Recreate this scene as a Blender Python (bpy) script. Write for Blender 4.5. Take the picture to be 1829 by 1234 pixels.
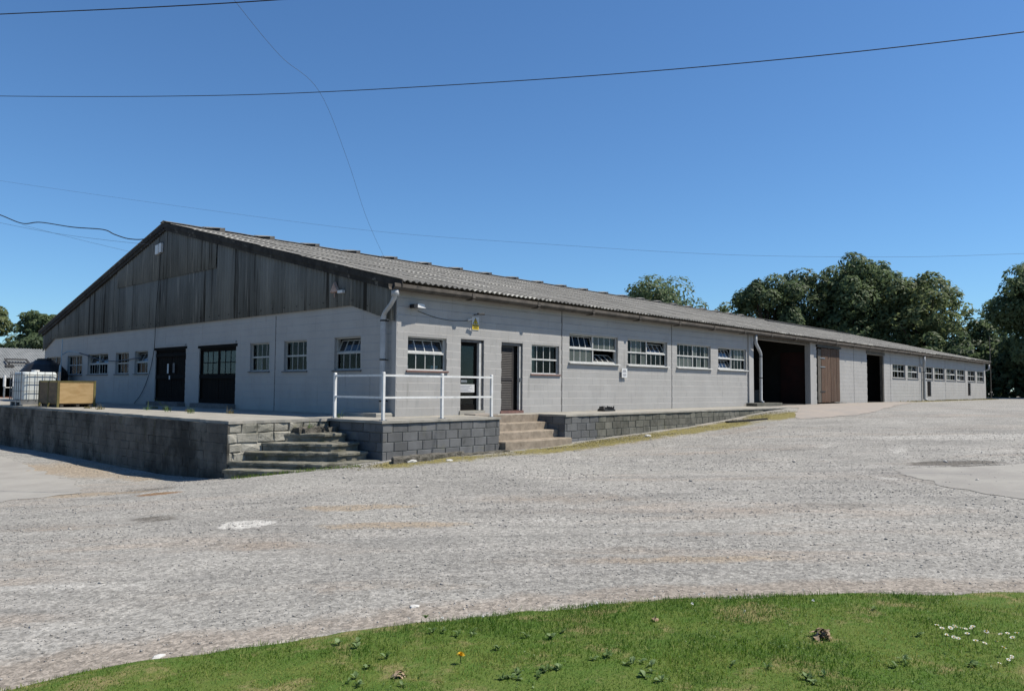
import bpy, bmesh, math, random
import numpy as np
from mathutils import Vector, Matrix
for _o in list(bpy.data.objects): bpy.data.objects.remove(_o)
SC = bpy.context.scene
COL = SC.collection
rad = math.radians

# ------------------------------------------------------------------ camera
cam = bpy.data.cameras.new('camera')
cam.sensor_fit = 'HORIZONTAL'; cam.sensor_width = 36.0; cam.lens = 26.854
cam.clip_start = 0.1; cam.clip_end = 3000
camo = bpy.data.objects.new('camera', cam); COL.objects.link(camo)
_yaw, _pitch, _roll = 0.830902, 0.0547223, 0.00690625
_fw = Vector((math.sin(_yaw)*math.cos(_pitch), math.cos(_yaw)*math.cos(_pitch), math.sin(_pitch)))
_rt = Vector((math.cos(_yaw), -math.sin(_yaw), 0)); _up = _rt.cross(_fw)
_r2 = math.cos(_roll)*_rt + math.sin(_roll)*_up; _u2 = -math.sin(_roll)*_rt + math.cos(_roll)*_up
camo.matrix_world = Matrix(((_r2.x, _u2.x, -_fw.x, -13.2323), (_r2.y, _u2.y, -_fw.y, -16.3202), (_r2.z, _u2.z, -_fw.z, 0.81755), (0, 0, 0, 1)))
SC.camera = camo

# ------------------------------------------------------------------ sky and sun
LIGHT = Vector((-0.43, 0.51, -1.0)).normalized()
EL = math.asin(-LIGHT.z); AZ = math.atan2(-LIGHT.x, -LIGHT.y)
world = bpy.data.worlds.new('World'); SC.world = world; world.use_nodes = True
wn = world.node_tree
sky = wn.nodes.new('ShaderNodeTexSky'); sky.sky_type = 'NISHITA'; sky.sun_disc = False
sky.sun_elevation = EL; sky.sun_rotation = AZ
sky.air_density = 1.0; sky.dust_density = 0.2; sky.ozone_density = 3.0; sky.altitude = 60
_tint = wn.nodes.new('ShaderNodeMix'); _tint.data_type = 'RGBA'; _tint.blend_type = 'MULTIPLY'; _tint.inputs[0].default_value = 1
_tint.inputs[7].default_value = (.765, 1.115, 1.41, 1)          # the camera's own saturated blue, the same over the whole sky
wn.links.new(sky.outputs[0], _tint.inputs[6]); wn.links.new(_tint.outputs[2], wn.nodes['Background'].inputs[0])
wn.nodes['Background'].inputs[1].default_value = 0.067
sun = bpy.data.lights.new('sun', 'SUN'); sun.energy = 5.0; sun.angle = rad(0.53); sun.color = (1.0, 0.935, 0.82)
suno = bpy.data.objects.new('sun', sun); COL.objects.link(suno)
suno.rotation_euler = LIGHT.to_track_quat('-Z', 'Y').to_euler(); suno.location = (20, -20, 40)
vs = SC.view_settings; vs.view_transform = 'Standard'; vs.look = 'None'; vs.exposure = 0.5; vs.gamma = 1.0; vs.use_curve_mapping = False
SC.cycles.max_bounces = 6; SC.cycles.transparent_max_bounces = 12

RND = random.Random(7)
NR = np.random.default_rng(11)

# ------------------------------------------------------------------ helpers
class MB:
    def __init__(s): s.v = []; s.f = []; s.m = []
    def quad(s, a, b, c, d, m=0):
        n = len(s.v); s.v += [tuple(a), tuple(b), tuple(c), tuple(d)]; s.f.append((n, n+1, n+2, n+3)); s.m.append(m)
    def poly(s, pts, m=0):
        n = len(s.v); s.v += [tuple(p) for p in pts]; s.f.append(tuple(range(n, n+len(pts)))); s.m.append(m)
    def hexa(s, P, m=0):            # 8 corners: bottom 0-3 counterclockwise, top 4-7
        n = len(s.v); s.v += [tuple(p) for p in P]
        for q in ((3,2,1,0),(4,5,6,7),(0,1,5,4),(1,2,6,5),(2,3,7,6),(3,0,4,7)):
            s.f.append(tuple(n+i for i in q)); s.m.append(m)
    def box(s, x0, x1, y0, y1, z0, z1, m=0):
        s.hexa([(x0,y0,z0),(x1,y0,z0),(x1,y1,z0),(x0,y1,z0),(x0,y0,z1),(x1,y0,z1),(x1,y1,z1),(x0,y1,z1)], m)
    def prism(s, poly, z0, z1, m=0):   # poly counterclockwise in xy; z values may be lists
        k = len(poly); n = len(s.v)
        zb = z0 if hasattr(z0, '__len__') else [z0]*k; zt = z1 if hasattr(z1, '__len__') else [z1]*k
        s.v += [(p[0], p[1], zb[i]) for i, p in enumerate(poly)] + [(p[0], p[1], zt[i]) for i, p in enumerate(poly)]
        s.f.append(tuple(n+i for i in reversed(range(k)))); s.m.append(m)
        s.f.append(tuple(n+k+i for i in range(k))); s.m.append(m)
        for i in range(k):
            j = (i+1) % k; s.f.append((n+i, n+j, n+k+j, n+k+i)); s.m.append(m)
    def tube(s, pts, r, seg=8, m=0, caps=True):
        pts = [Vector(p) for p in pts]; k = len(pts); n0 = len(s.v)
        rr = r if hasattr(r, '__len__') else [r]*k
        t0 = (pts[1]-pts[0]).normalized(); a = Vector((0,0,1)) if abs(t0.z) < .9 else Vector((1,0,0))
        u = t0.cross(a).normalized()
        for i, p in enumerate(pts):
            t = ((pts[min(i+1,k-1)]-pts[max(i-1,0)])).normalized()
            u = (u - t*u.dot(t)).normalized(); w = t.cross(u)
            for j in range(seg):
                an = 2*math.pi*j/seg; s.v.append(tuple(p + (u*math.cos(an)+w*math.sin(an))*rr[i]))
        for i in range(k-1):
            for j in range(seg):
                j2 = (j+1) % seg
                s.f.append((n0+i*seg+j, n0+i*seg+j2, n0+(i+1)*seg+j2, n0+(i+1)*seg+j)); s.m.append(m)
        if caps:
            s.f.append(tuple(n0+j for j in reversed(range(seg)))); s.m.append(m)
            s.f.append(tuple(n0+(k-1)*seg+j for j in range(seg))); s.m.append(m)
    def mesh(s, name, mats, smooth=False, fixn=True):
        me = bpy.data.meshes.new(name); me.from_pydata(s.v, [], s.f)
        for m in (mats if isinstance(mats, (list, tuple)) else [mats]): me.materials.append(m)
        me.polygons.foreach_set('material_index', s.m)
        if fixn:
            bm = bmesh.new(); bm.from_mesh(me); bmesh.ops.recalc_face_normals(bm, faces=bm.faces[:]); bm.to_mesh(me); bm.free()
        if smooth: me.polygons.foreach_set('use_smooth', [True]*len(me.polygons))
        me.update(); return me
    def build(s, name, mats, parent=None, smooth=False, fixn=True, **kw):
        return ob(name, s.mesh(name, mats, smooth, fixn), parent, **kw)

def ob(name, me, parent=None, loc=None, rot=None, **props):
    o = bpy.data.objects.new(name, me); COL.objects.link(o)
    if loc is not None: o.location = loc
    if rot is not None: o.rotation_euler = rot
    if parent is not None:
        o.parent = parent
        o.matrix_parent_inverse = Matrix.Translation(-absloc(parent))
    for k, v in props.items(): o[k] = v
    return o
# children keep world coordinates: only things whose Empty sits away from the origin need an inverse
_LOC = {}
def absloc(o): return _LOC.get(o.name, Vector((0,0,0)))
def thing(name, label, cat, loc=(0,0,0), group=None, kind=None):
    o = bpy.data.objects.new(name, None); COL.objects.link(o); o.location = loc; o.empty_display_size = .2
    _LOC[o.name] = Vector(loc)
    o['label'] = label; o['category'] = cat
    if group: o['group'] = group
    if kind: o['kind'] = kind
    return o
def tag(o, label=None, cat=None, group=None, kind=None):
    if label: o['label'] = label
    if cat: o['category'] = cat
    if group: o['group'] = group
    if kind: o['kind'] = kind
    return o
def fastmesh(name, V, F, mats, tint=None, smooth=False):
    """V n x 3, F m x k (k = 3 or 4): one mesh, optional per-face float attribute tint."""
    V = np.asarray(V, np.float32); F = np.asarray(F, np.int32); m, k = F.shape
    me = bpy.data.meshes.new(name); me.vertices.add(len(V)); me.vertices.foreach_set('co', V.ravel())
    me.loops.add(m*k); me.loops.foreach_set('vertex_index', F.ravel())
    me.polygons.add(m); me.polygons.foreach_set('loop_start', np.arange(0, m*k, k, dtype=np.int32))
    if smooth: me.polygons.foreach_set('use_smooth', np.ones(m, bool))
    for mt in (mats if isinstance(mats, (list, tuple)) else [mats]): me.materials.append(mt)
    if tint is not None:
        a = me.attributes.new('tint', 'FLOAT', 'FACE'); a.data.foreach_set('value', np.asarray(tint, np.float32))
    me.update(calc_edges=True); me.validate(); return me

# ------------------------------------------------------------------ materials
class NT:
    def __init__(s, name):
        s.m = bpy.data.materials.new(name); s.m.use_nodes = True; s.t = s.m.node_tree; s.b = s.t.nodes['Principled BSDF']; s.out = s.t.nodes['Material Output']
        s._pos = None
    def n(s, ty, **kw):
        nd = s.t.nodes.new(ty)
        for k, v in kw.items(): setattr(nd, k, v)
        return nd
    def l(s, a, b): s.t.links.new(a, b)
    def pos(s):
        if s._pos is None: s._pos = s.n('ShaderNodeNewGeometry').outputs['Position']
        return s._pos
    def scaled(s, st, rotz=0):
        if st == (1,1,1) and not rotz: return s.pos()
        mp = s.n('ShaderNodeMapping'); mp.inputs['Scale'].default_value = st
        if rotz:
            r = s.n('ShaderNodeVectorRotate', rotation_type='Z_AXIS'); r.inputs['Angle'].default_value = rotz
            s.l(s.pos(), r.inputs['Vector']); s.l(r.outputs[0], mp.inputs['Vector'])
        else: s.l(s.pos(), mp.inputs['Vector'])
        return mp.outputs[0]
    def noise(s, scale, detail=4, rough=.6, st=(1,1,1), rotz=0, dist=0):
        nd = s.n('ShaderNodeTexNoise'); nd.inputs['Scale'].default_value = scale; nd.inputs['Detail'].default_value = detail
        nd.inputs['Roughness'].default_value = rough; nd.inputs['Distortion'].default_value = dist
        s.l(s.scaled(st, rotz), nd.inputs['Vector']); return nd.outputs['Fac']
    def voro(s, scale, out='Distance', st=(1,1,1)):
        nd = s.n('ShaderNodeTexVoronoi'); nd.inputs['Scale'].default_value = scale; s.l(s.scaled(st), nd.inputs['Vector']); return nd.outputs[out]
    def rng(s, v, a, b, c=0., d=1.):
        nd = s.n('ShaderNodeMapRange'); nd.interpolation_type = 'SMOOTHSTEP'
        for i, x in zip((1,2,3,4), (a,b,c,d)): nd.inputs[i].default_value = x
        s.l(v, nd.inputs[0]); return nd.outputs[0]
    def math(s, op, a, b=None):
        nd = s.n('ShaderNodeMath', operation=op)
        for i, x in enumerate((a, b)):
            if x is None: continue
            if isinstance(x, (int, float)): nd.inputs[i].default_value = x
            else: s.l(x, nd.inputs[i])
        return nd.outputs[0]
    def mix(s, fac, a, b, mode='MIX'):
        nd = s.n('ShaderNodeMix', data_type='RGBA', blend_type=mode); nd.clamp_factor = True
        for i, x in ((0, fac), (6, a), (7, b)):
            if isinstance(x, (int, float)): nd.inputs[i].default_value = x
            elif isinstance(x, tuple): nd.inputs[i].default_value = (x[0], x[1], x[2], 1)
            else: s.l(x, nd.inputs[i])
        return nd.outputs[2]
    def attr(s, name, out='Fac'):
        nd = s.n('ShaderNodeAttribute', attribute_name=name); return nd.outputs[out]
    def bump(s, h, strength=.3, dist=.02):
        nd = s.n('ShaderNodeBump'); nd.inputs['Strength'].default_value = strength; nd.inputs['Distance'].default_value = dist
        s.l(h, nd.inputs['Height']); s.l(nd.outputs[0], s.b.inputs['Normal']); return nd
    def fin(s, col, rough=.8, spec=.3, metal=0):
        if isinstance(col, tuple): s.b.inputs['Base Color'].default_value = (*col, 1)
        else: s.l(col, s.b.inputs['Base Color'])
        if isinstance(rough, (int, float)): s.b.inputs['Roughness'].default_value = rough
        else: s.l(rough, s.b.inputs['Roughness'])
        s.b.inputs['Specular IOR Level'].default_value = spec; s.b.inputs['Metallic'].default_value = metal
        return s.m

K = .74          # base colours below were noted for a darker exposure
def M(name, c1, c2=None, scale=3., st=(1,1,1), detail=5, lo=.35, hi=.65, rough=.8, spec=.3, metal=0, bump=0, bscale=60, bdist=.01, bst=(1,1,1), var=0, spots=()):
    c1 = tuple(x*K for x in c1); c2 = tuple(x*K for x in c2)
    t = NT(name)
    col = t.mix(t.rng(t.noise(scale, detail, .62, st), lo, hi), c1, c2)
    for (c, sc, a, b, sst, amt) in spots:
        f = t.rng(t.noise(sc, 5, .65, sst), a, b, 0, amt); col = t.mix(f, col, tuple(x*K for x in c))
    if var:
        oi = t.n('ShaderNodeObjectInfo').outputs['Random']; k = t.rng(oi, 0, 1, 1-var, 1+var)
        hs = t.n('ShaderNodeHueSaturation'); t.l(col, hs.inputs['Color']); t.l(k, hs.inputs['Value']); col = hs.outputs[0]
    if bump: t.bump(t.noise(bscale, 5, .6, bst), bump, bdist)
    return t.fin(col, rough, spec, metal)

m_paint = M('grey_wall_paint', (.445,.435,.42), (.41,.40,.385), 1.1, rough=.85, bump=.35, bscale=90, bdist=.006, var=.025,
            spots=[((.33,.33,.325), 2.2, .58, .8, (1,1,.35), .6), ((.25,.25,.23), 14, .66, .8, (1,1,1), .35), ((.27,.265,.25), 2.6, .57, .74, (1.6,1.6,.16), .6), ((.30,.25,.20), 5.5, .66, .78, (1.5,1.5,.5), .45)])
m_core = M('painted_mortar', (.42,.41,.395), (.37,.365,.35), 2., rough=.9, bump=.3, bscale=80)
m_dblock = M('grey_concrete_block', (.165,.168,.172), (.125,.128,.13), 2.5, rough=.92, bump=.6, bscale=70, bdist=.01, var=.16,
             spots=[((.20,.19,.13), 2.0, .56, .75, (1,1,1.5), .55), ((.06,.06,.055), 3.1, .6, .78, (1,1,.6), .6), ((.3,.3,.28), 9, .68, .8, (1,1,1), .5)])
m_mortar = M('pale_mortar', (.36,.34,.29), (.24,.23,.2), 5, rough=.95, bump=.6, bscale=50)
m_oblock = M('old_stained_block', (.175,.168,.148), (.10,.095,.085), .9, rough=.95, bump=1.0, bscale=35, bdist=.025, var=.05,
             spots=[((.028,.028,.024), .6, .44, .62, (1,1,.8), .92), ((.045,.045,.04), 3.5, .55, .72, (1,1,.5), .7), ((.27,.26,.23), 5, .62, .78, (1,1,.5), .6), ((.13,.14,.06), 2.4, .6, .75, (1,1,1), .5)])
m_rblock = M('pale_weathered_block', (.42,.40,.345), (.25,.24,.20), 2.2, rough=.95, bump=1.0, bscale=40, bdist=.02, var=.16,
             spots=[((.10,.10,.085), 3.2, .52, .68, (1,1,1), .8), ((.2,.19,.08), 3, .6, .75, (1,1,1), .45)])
m_brickred = M('old_red_brick', (.30,.13,.09), (.22,.11,.08), 12, rough=.95, bump=.5, bscale=60)
m_omortar = M('old_mortar', (.13,.125,.11), (.08,.08,.07), 4, rough=.95, bump=.8, bscale=40)
m_slab = M('weathered_concrete', (.40,.38,.335), (.30,.285,.25), 1.6, rough=.92, bump=.5, bscale=60, bdist=.01,
           spots=[((.20,.19,.17), 3, .56, .75, (1,1,1), .5), ((.42,.33,.27), 1.1, .55, .75, (1,1,1), .5), ((.17,.17,.09), 5, .64, .76, (1,1,1), .5)])
m_step = M('mossy_step_concrete', (.25,.24,.20), (.13,.125,.095), 3, rough=.95, bump=.9, bscale=45, bdist=.02, var=.08,
           spots=[((.06,.06,.045), 5, .55, .75, (1,1,1), .7), ((.14,.15,.055), 3, .58, .74, (1,1,1), .55), ((.42,.40,.36), 9, .64, .8, (1,1,1), .55)])
m_bstep = M('brown_step_concrete', (.36,.30,.235), (.26,.215,.165), 5, rough=.93, bump=.5, bscale=60, var=.05,
            spots=[((.17,.135,.10), 4.5, .55, .75, (1,1,1), .7), ((.45,.40,.33), 8, .62, .8, (1,1,1), .5)])
m_rubble = M('dark_rubble', (.19,.175,.15), (.08,.075,.06), 7, rough=.96, bump=1.0, bscale=30, bdist=.04,
             spots=[((.36,.33,.28), 6, .6, .75, (1,1,1), .6), ((.14,.14,.05), 4, .6, .75, (1,1,1), .5)])
m_rail = M('white_gloss_paint', (.82,.82,.81), (.70,.70,.68), 6, rough=.45, spec=.4, spots=[((.42,.33,.24), 14, .64, .74, (1,1,.4), .6), ((.5,.5,.48), 3, .56, .72, (1,1,.4), .5)])
m_frame = M('white_window_paint', (.66,.66,.64), (.52,.52,.50), 9, rough=.55, spec=.4)
m_gframe = M('cream_window_paint', (.50,.50,.47), (.38,.38,.36), 9, rough=.6, spec=.3)
m_tile = M('red_tile_sill', (.22,.12,.10), (.16,.09,.08), 6, rough=.7)
m_sill = M('grey_sill', (.20,.19,.185), (.14,.135,.13), 5, rough=.85)
m_black = M('black_door_paint', (.008,.008,.008), (.012,.011,.010), 4, rough=.85, spec=.08)
m_darkdoor = M('dark_brown_door', (.014,.011,.009), (.008,.007,.006), 3, (6,6,.6), rough=.85, spec=.08)
m_louvre = M('brown_louvre', (.05,.042,.036), (.036,.030,.028), 6, rough=.55, spec=.4)
m_wood = M('weathered_brown_wood', (.135,.078,.050), (.085,.053,.036), 2.2, (9,9,.5), rough=.85, bump=.5, bscale=30, bst=(8,8,.4), var=.12,
           spots=[((.24,.22,.17), 2.5, .55, .75, (6,6,.6), .6), ((.07,.075,.03), 1.5, .62, .8, (1,1,1.5), .4)])
m_greywood = M('grey_old_timber', (.17,.155,.13), (.09,.08,.07), 3, (6,6,.7), rough=.9, bump=.4, bscale=30)
m_barge = M('dark_barge_board', (.05,.046,.04), (.022,.02,.018), 2.2, rough=.95, bump=.5, bscale=30, spots=[((.17,.155,.13), 3.2, .6, .68, (1,1,1), .8)])
m_gutter = M('cement_gutter', (.115,.10,.085), (.065,.058,.05), 2.5, rough=.9, spots=[((.07,.06,.05), 3, .55, .75, (1,1,1), .6)])
m_pipe = M('painted_downpipe', (.50,.51,.52), (.40,.41,.42), 4, rough=.55, spec=.4, spots=[((.2,.19,.17), 9, .66, .8, (1,1,.4), .5)])
m_iron = M('black_iron', (.03,.03,.03), (.05,.045,.04), 8, rough=.6)
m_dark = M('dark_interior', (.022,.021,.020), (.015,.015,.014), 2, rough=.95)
m_darkred = M('lit_red_partition', (.035,.011,.010), (.022,.009,.009), 1.5, rough=.9)
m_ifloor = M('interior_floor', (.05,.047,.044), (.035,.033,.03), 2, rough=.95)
m_white = M('white_plastic', (.74,.74,.73), (.66,.66,.65), 8, rough=.45, spec=.4)
m_blackp = M('black_plastic', (.014,.014,.015), (.022,.022,.022), 5, rough=.5, spec=.4)
m_paper = M('white_notice', (.66,.67,.66), (.60,.60,.60), 14, rough=.6)
m_ink = M('grey_print', (.28,.29,.33), (.35,.35,.38), 30, rough=.7)
m_yellow = M('yellow_sign', (.72,.52,.02), (.65,.46,.02), 14, rough=.5)
m_signblack = M('black_print', (.015,.015,.012), (.02,.02,.02), 14, rough=.6)
m_cable = M('black_cable', (.02,.02,.022), (.03,.03,.03), 10, rough=.6)
m_wire = M('weathered_wire', (.10,.12,.15), (.08,.10,.12), 10, rough=.7)
m_hose = M('pale_blue_pipe', (.40,.52,.60), (.32,.44,.52), 8, rough=.4, spec=.4)
m_dhose = M('dark_blue_pipe', (.03,.05,.09), (.03,.04,.06), 8, rough=.4, spec=.4)
m_ply = M('yellow_plywood', (.50,.345,.17), (.40,.27,.12), 2.5, (1,1,3), rough=.7, spots=[((.40,.17,.05), 1.8, .6, .75, (1,1,1), .6), ((.20,.14,.06), 4, .64, .76, (3,3,1), .6)])
m_plyside = M('brown_plywood', (.21,.14,.075), (.14,.095,.055), 2.5, (1,1,3), rough=.8)
m_olive = M('olive_timber', (.17,.15,.05), (.12,.10,.04), 4, rough=.8)
m_galv = M('galvanised_steel', (.36,.37,.38), (.26,.27,.28), 6, rough=.45, metal=.6)
m_cage = M('dull_cage_steel', (.22,.225,.23), (.15,.15,.155), 6, rough=.6, metal=.3)
m_rooftin = M('pale_tin_roof', (.27,.28,.28), (.21,.22,.22), 1.2, rough=.7, spots=[((.24,.24,.23), 3, .56, .75, (1,1,1), .5)])
m_bark = M('tree_bark', (.07,.055,.042), (.04,.033,.027), 5, (3,3,.6), rough=.95)
m_aplate = M('rusty_plate', (.52,.38,.32), (.34,.24,.20), 9, rough=.8)
m_leafdry = M('dry_brown_leaf', (.17,.10,.055), (.42,.33,.22), 30, rough=.85)
m_petal = M('white_petal', (.80,.80,.78), (.74,.74,.72), 40, rough=.7)
m_dand = M('yellow_flower', (.80,.48,.01), (.72,.42,.01), 40, rough=.7)
m_litter = M('white_stone', (.66,.65,.62), (.5,.49,.46), 20, rough=.85, bump=.4)
m_tankpoly = M('milky_plastic', (.66,.70,.69), (.60,.64,.64), 3, rough=.45, spec=.4)
m_lampglass = M('lamp_glass', (.7,.7,.68), (.65,.65,.64), 5, rough=.2, spec=.5)

def roofmat():
    t = NT('lichened_cement_roof')
    col = t.mix(t.rng(t.noise(.9, 5, .6), .35, .65), (0.200,0.196,0.186), (0.150,0.147,0.140))
    col = t.mix(t.rng(t.noise(7, 6, .75, (1,.55,1)), .48, .68, 0, .75), col, (0.120,0.116,0.104))
    col = t.mix(t.rng(t.noise(16, 3, .7), .60, .72, 0, .7), col, (0.352,0.336,0.288))
    col = t.mix(t.rng(t.noise(22, 2, .6), .58, .68, 0, .85), col, (0.052,0.050,0.044))
    sp = t.n('ShaderNodeSeparateXYZ'); t.l(t.pos(), sp.inputs[0])      # cleaner strips where the sheets overlap
    fr = t.math('FRACT', t.math('DIVIDE', t.math('SUBTRACT', sp.outputs[1], -.46), 15.02/6))
    strip = t.math('MULTIPLY', t.rng(fr, .05, .02), t.rng(t.noise(.35, 3, .7, (1,.2,.2)), .50, .60, 0, .9)); col = t.mix(strip, col, (.46,.45,.41))
    oi = t.n('ShaderNodeObjectInfo').outputs['Random']; hs = t.n('ShaderNodeHueSaturation'); t.l(col, hs.inputs['Color']); t.l(t.rng(oi,0,1,.92,1.08), hs.inputs['Value'])
    t.bump(t.noise(30, 5, .7), .5, .015)
    return t.fin(hs.outputs[0], .95, .15)
m_roof = roofmat()
def cladmat():
    t = NT('weathered_cladding')
    col = t.mix(t.rng(t.noise(.8, 4, .6, (1,1,.25)), .35, .65), (0.138,0.150,0.152), (0.092,0.101,0.103))
    col = t.mix(t.rng(t.noise(1.5, 5, .7, (1,2.4,.07)), .53, .66, 0, .88), col, (0.017,0.017,0.016))
    col = t.mix(t.rng(t.noise(3.2, 4, .7, (1,3,.10)), .56, .68, 0, .7), col, (0.225,0.23,0.222))
    col = t.mix(t.rng(t.noise(9, 5, .7), .60, .75, 0, .5), col, (0.037,0.037,0.034))
    oi = t.n('ShaderNodeObjectInfo').outputs['Random']; hs = t.n('ShaderNodeHueSaturation'); t.l(col, hs.inputs['Color']); t.l(t.rng(oi,0,1,.88,1.10), hs.inputs['Value'])
    return t.fin(hs.outputs[0], .9, .2)
m_clad = cladmat()
def glassmat(name, dirt, dcol=(.18,.2,.19), gloss=.42, ior=1.32):
    t = NT(name); t.t.nodes.remove(t.b)
    tr = t.n('ShaderNodeBsdfTransparent'); tr.inputs[0].default_value = (.80,.84,.83,1)
    df = t.n('ShaderNodeBsdfDiffuse'); df.inputs[0].default_value = (*dcol,1)
    gl = t.n('ShaderNodeBsdfGlossy'); gl.inputs['Roughness'].default_value = .03; gl.inputs[0].default_value = (gloss,gloss,gloss*1.02,1)
    m1 = t.n('ShaderNodeMixShader'); t.l(t.rng(t.noise(1.3, 3, .5), .3, .75, dirt*.9, min(1, dirt*1.1)), m1.inputs[0]); t.l(tr.outputs[0], m1.inputs[1]); t.l(df.outputs[0], m1.inputs[2])
    fr = t.n('ShaderNodeFresnel'); fr.inputs[0].default_value = ior
    m2 = t.n('ShaderNodeMixShader'); t.l(fr.outputs[0], m2.inputs[0]); t.l(m1.outputs[0], m2.inputs[1]); t.l(gl.outputs[0], m2.inputs[2])
    t.l(m2.outputs[0], t.out.inputs[0]); return t.m
m_glass = glassmat('window_glass', .02, (.10,.11,.105))
m_glassd = glassmat('dusty_window_glass', .42, (.17,.195,.18))
m_glassf = glassmat('tilted_window_glass', .12, (.13,.15,.17), .95, 1.55)
m_glassg = glassmat('green_door_glass', .6, (.11,.15,.14))

def leafmat(name, dark, mid, light, trans=.3):
    dark, mid, light = (tuple(x*(.86 if 'tree' in name else .80) for x in c) for c in (dark, mid, light))
    t = NT(name); a = t.attr('tint')
    r = t.n('ShaderNodeValToRGB'); e = r.color_ramp.elements
    e[0].position = 0; e[0].color = (*dark,1); e[1].position = 1; e[1].color = (*light,1)
    q = e.new(.5); q.color = (*mid,1)
    t.l(a, r.inputs[0]); t.l(r.outputs[0], t.b.inputs['Base Color']); t.b.inputs['Roughness'].default_value = .55; t.b.inputs['Specular IOR Level'].default_value = .3
    tl = t.n('ShaderNodeBsdfTranslucent'); t.l(r.outputs[0], tl.inputs[0])
    mx = t.n('ShaderNodeMixShader'); mx.inputs[0].default_value = trans
    t.l(t.b.outputs[0], mx.inputs[1]); t.l(tl.outputs[0], mx.inputs[2]); t.l(mx.outputs[0], t.out.inputs[0]); return t.m
m_leaf = leafmat('tree_leaves', (.09,.13,.066), (.145,.20,.096), (.225,.285,.145), .55)
m_leaf2 = leafmat('dark_tree_leaves', (.066,.10,.055), (.112,.16,.080), (.18,.23,.12), .55)
m_leaf3 = leafmat('olive_tree_leaves', (.10,.135,.062), (.17,.212,.095), (.265,.31,.155), .55)
m_grass = leafmat('grass_blades', (.048,.122,.012), (.125,.228,.022), (.36,.35,.10), .45)
m_weed = leafmat('weed_leaves', (.075,.145,.03), (.13,.215,.055), (.24,.33,.14), .4)
m_dry = leafmat('dry_grass', (.12,.12,.04), (.24,.20,.085), (.36,.31,.16), .3)
def stonemat():
    t = NT('gravel_stones'); r = t.n('ShaderNodeValToRGB'); e = r.color_ramp.elements
    e[0].color = (0.098,0.095,0.091,1); e[1].color = (0.462,0.448,0.427,1); q = e.new(.5); q.color = (0.259,0.248,0.234,1); q = e.new(.75); q.color = (0.329,0.308,0.280,1)
    t.l(t.attr('tint'), r.inputs[0]); t.bump(t.noise(80, 3), .3, .01); return t.fin(r.outputs[0], .9, .25)
m_stone = stonemat()

# ------------------------------------------------------------------ ground height
CP = np.array([(-1.9,-1.85,-.93),(2.1,-1.85,-.94),(5.1,-1.85,-.85),(7.7,-1.85,-.76),(11.25,-1.85,-.65),(15.6,-1.85,-.42),(21.1,-1.85,-.08),(25,-1,0),(25,2,0),(15,5,0.),
(-4.5,.5,-1.30),(-4.5,2,-1.42),(-4.5,6.6,-1.48),(-4.5,12.3,-1.48),(-4.5,19,-1.54),(-4.5,30,-1.6),(-15,10,-1.6),(-20,30,-1.7),(-40,60,-1.8),(-30,5,-1.75),
(-13.2,-16.3,-.78),(-9,-13,-.86),(-8,-8,-1.05),(-16,-12,-.9),(-2,-8,-.98),(-20,-18,-.9),(5,-8,-.82),(10,-6,-.66),(15,-8,-.5),(22,-6,-.12),(22,-12,-.25),(30,-5,0),(30,-12,-.08),(35,-2,0),(50,-3,0),(73,-3,0),(90,-5,.05),(60,-15,0),(90,-30,0),(30,-30,-.3),(0,-20,-.7),(-5,-30,-.6),(120,20,.1),(90,50,0),(40,60,-.5),(0,60,-1.5),(-40,-20,-1.2)], float)
def _k(r): return np.where(r > 1e-9, r*r*np.log(r+1e-12), 0)
_n = len(CP); _P = CP[:, :2]/20
_A = np.zeros((_n+3, _n+3)); _A[:_n,:_n] = _k(np.linalg.norm(_P[:,None]-_P[None], axis=2)) + np.eye(_n)*2e-3
_A[:_n,_n] = 1; _A[:_n,_n+1:] = _P; _A[_n:,:_n] = _A[:_n,_n:].T
_w = np.linalg.solve(_A, np.concatenate([CP[:,2], np.zeros(3)]))
def G(x, y):
    x = np.asarray(x, float); y = np.asarray(y, float)
    # far away the sheet flattens out: the spline is read at a clamped place
    q = np.stack([np.clip(x.ravel(), -60, 140), np.clip(y.ravel(), -50, 80)], 1)/20
    out = np.empty(len(q))
    for i in range(0, len(q), 20000):
        s = q[i:i+20000]; out[i:i+20000] = _k(np.linalg.norm(s[:,None]-_P[None], axis=2)) @ _w[:_n] + _w[_n] + s @ _w[_n+1:]
    return np.clip(out, -2.6, .35).reshape(x.shape)
def vnoise(x, y, seed=0):
    """cheap smooth value noise, about -1..1"""
    def h(i, j): 
        n = np.sin(i*127.1 + j*311.7 + seed*74.7)*43758.5453; return n - np.floor(n)
    i = np.floor(x); j = np.floor(y); fx = x-i; fy = y-j; fx = fx*fx*(3-2*fx); fy = fy*fy*(3-2*fy)
    return ((h(i,j)*(1-fx)+h(i+1,j)*fx)*(1-fy) + (h(i,j+1)*(1-fx)+h(i+1,j+1)*fx)*fy)*2-1
RTX, RTY = .674, -.739     # picture-wise direction, used only to lay the wheel tracks across the yard as they run
def micro(x, y):
    a = x*RTX + y*RTY; b = -x*RTY + y*RTX
    return .018*vnoise(a*.22+3, b*1.1, 1) + .010*vnoise(a*.6, b*2.3, 2) + .006*vnoise(x*3.1, y*3.1, 3)
def GH(x, y):
    x = np.asarray(x, float); y = np.asarray(y, float); g = G(x, y) + micro(x, y)*np.clip(1-(np.hypot(x+13, y+16)-30)/30, 0, 1)
    under = ((y > -.25) & (x > .05) & (x < 74) & (y < 29.4)) | ((x > -4.5) & (x < 0.1) & (y > .45) & (y < 40)) | ((x > -1.8) & (x < 21.4) & (y > -1.75) & (y < .2))
    return np.where(under, np.minimum(g, -.12), g)

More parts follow.
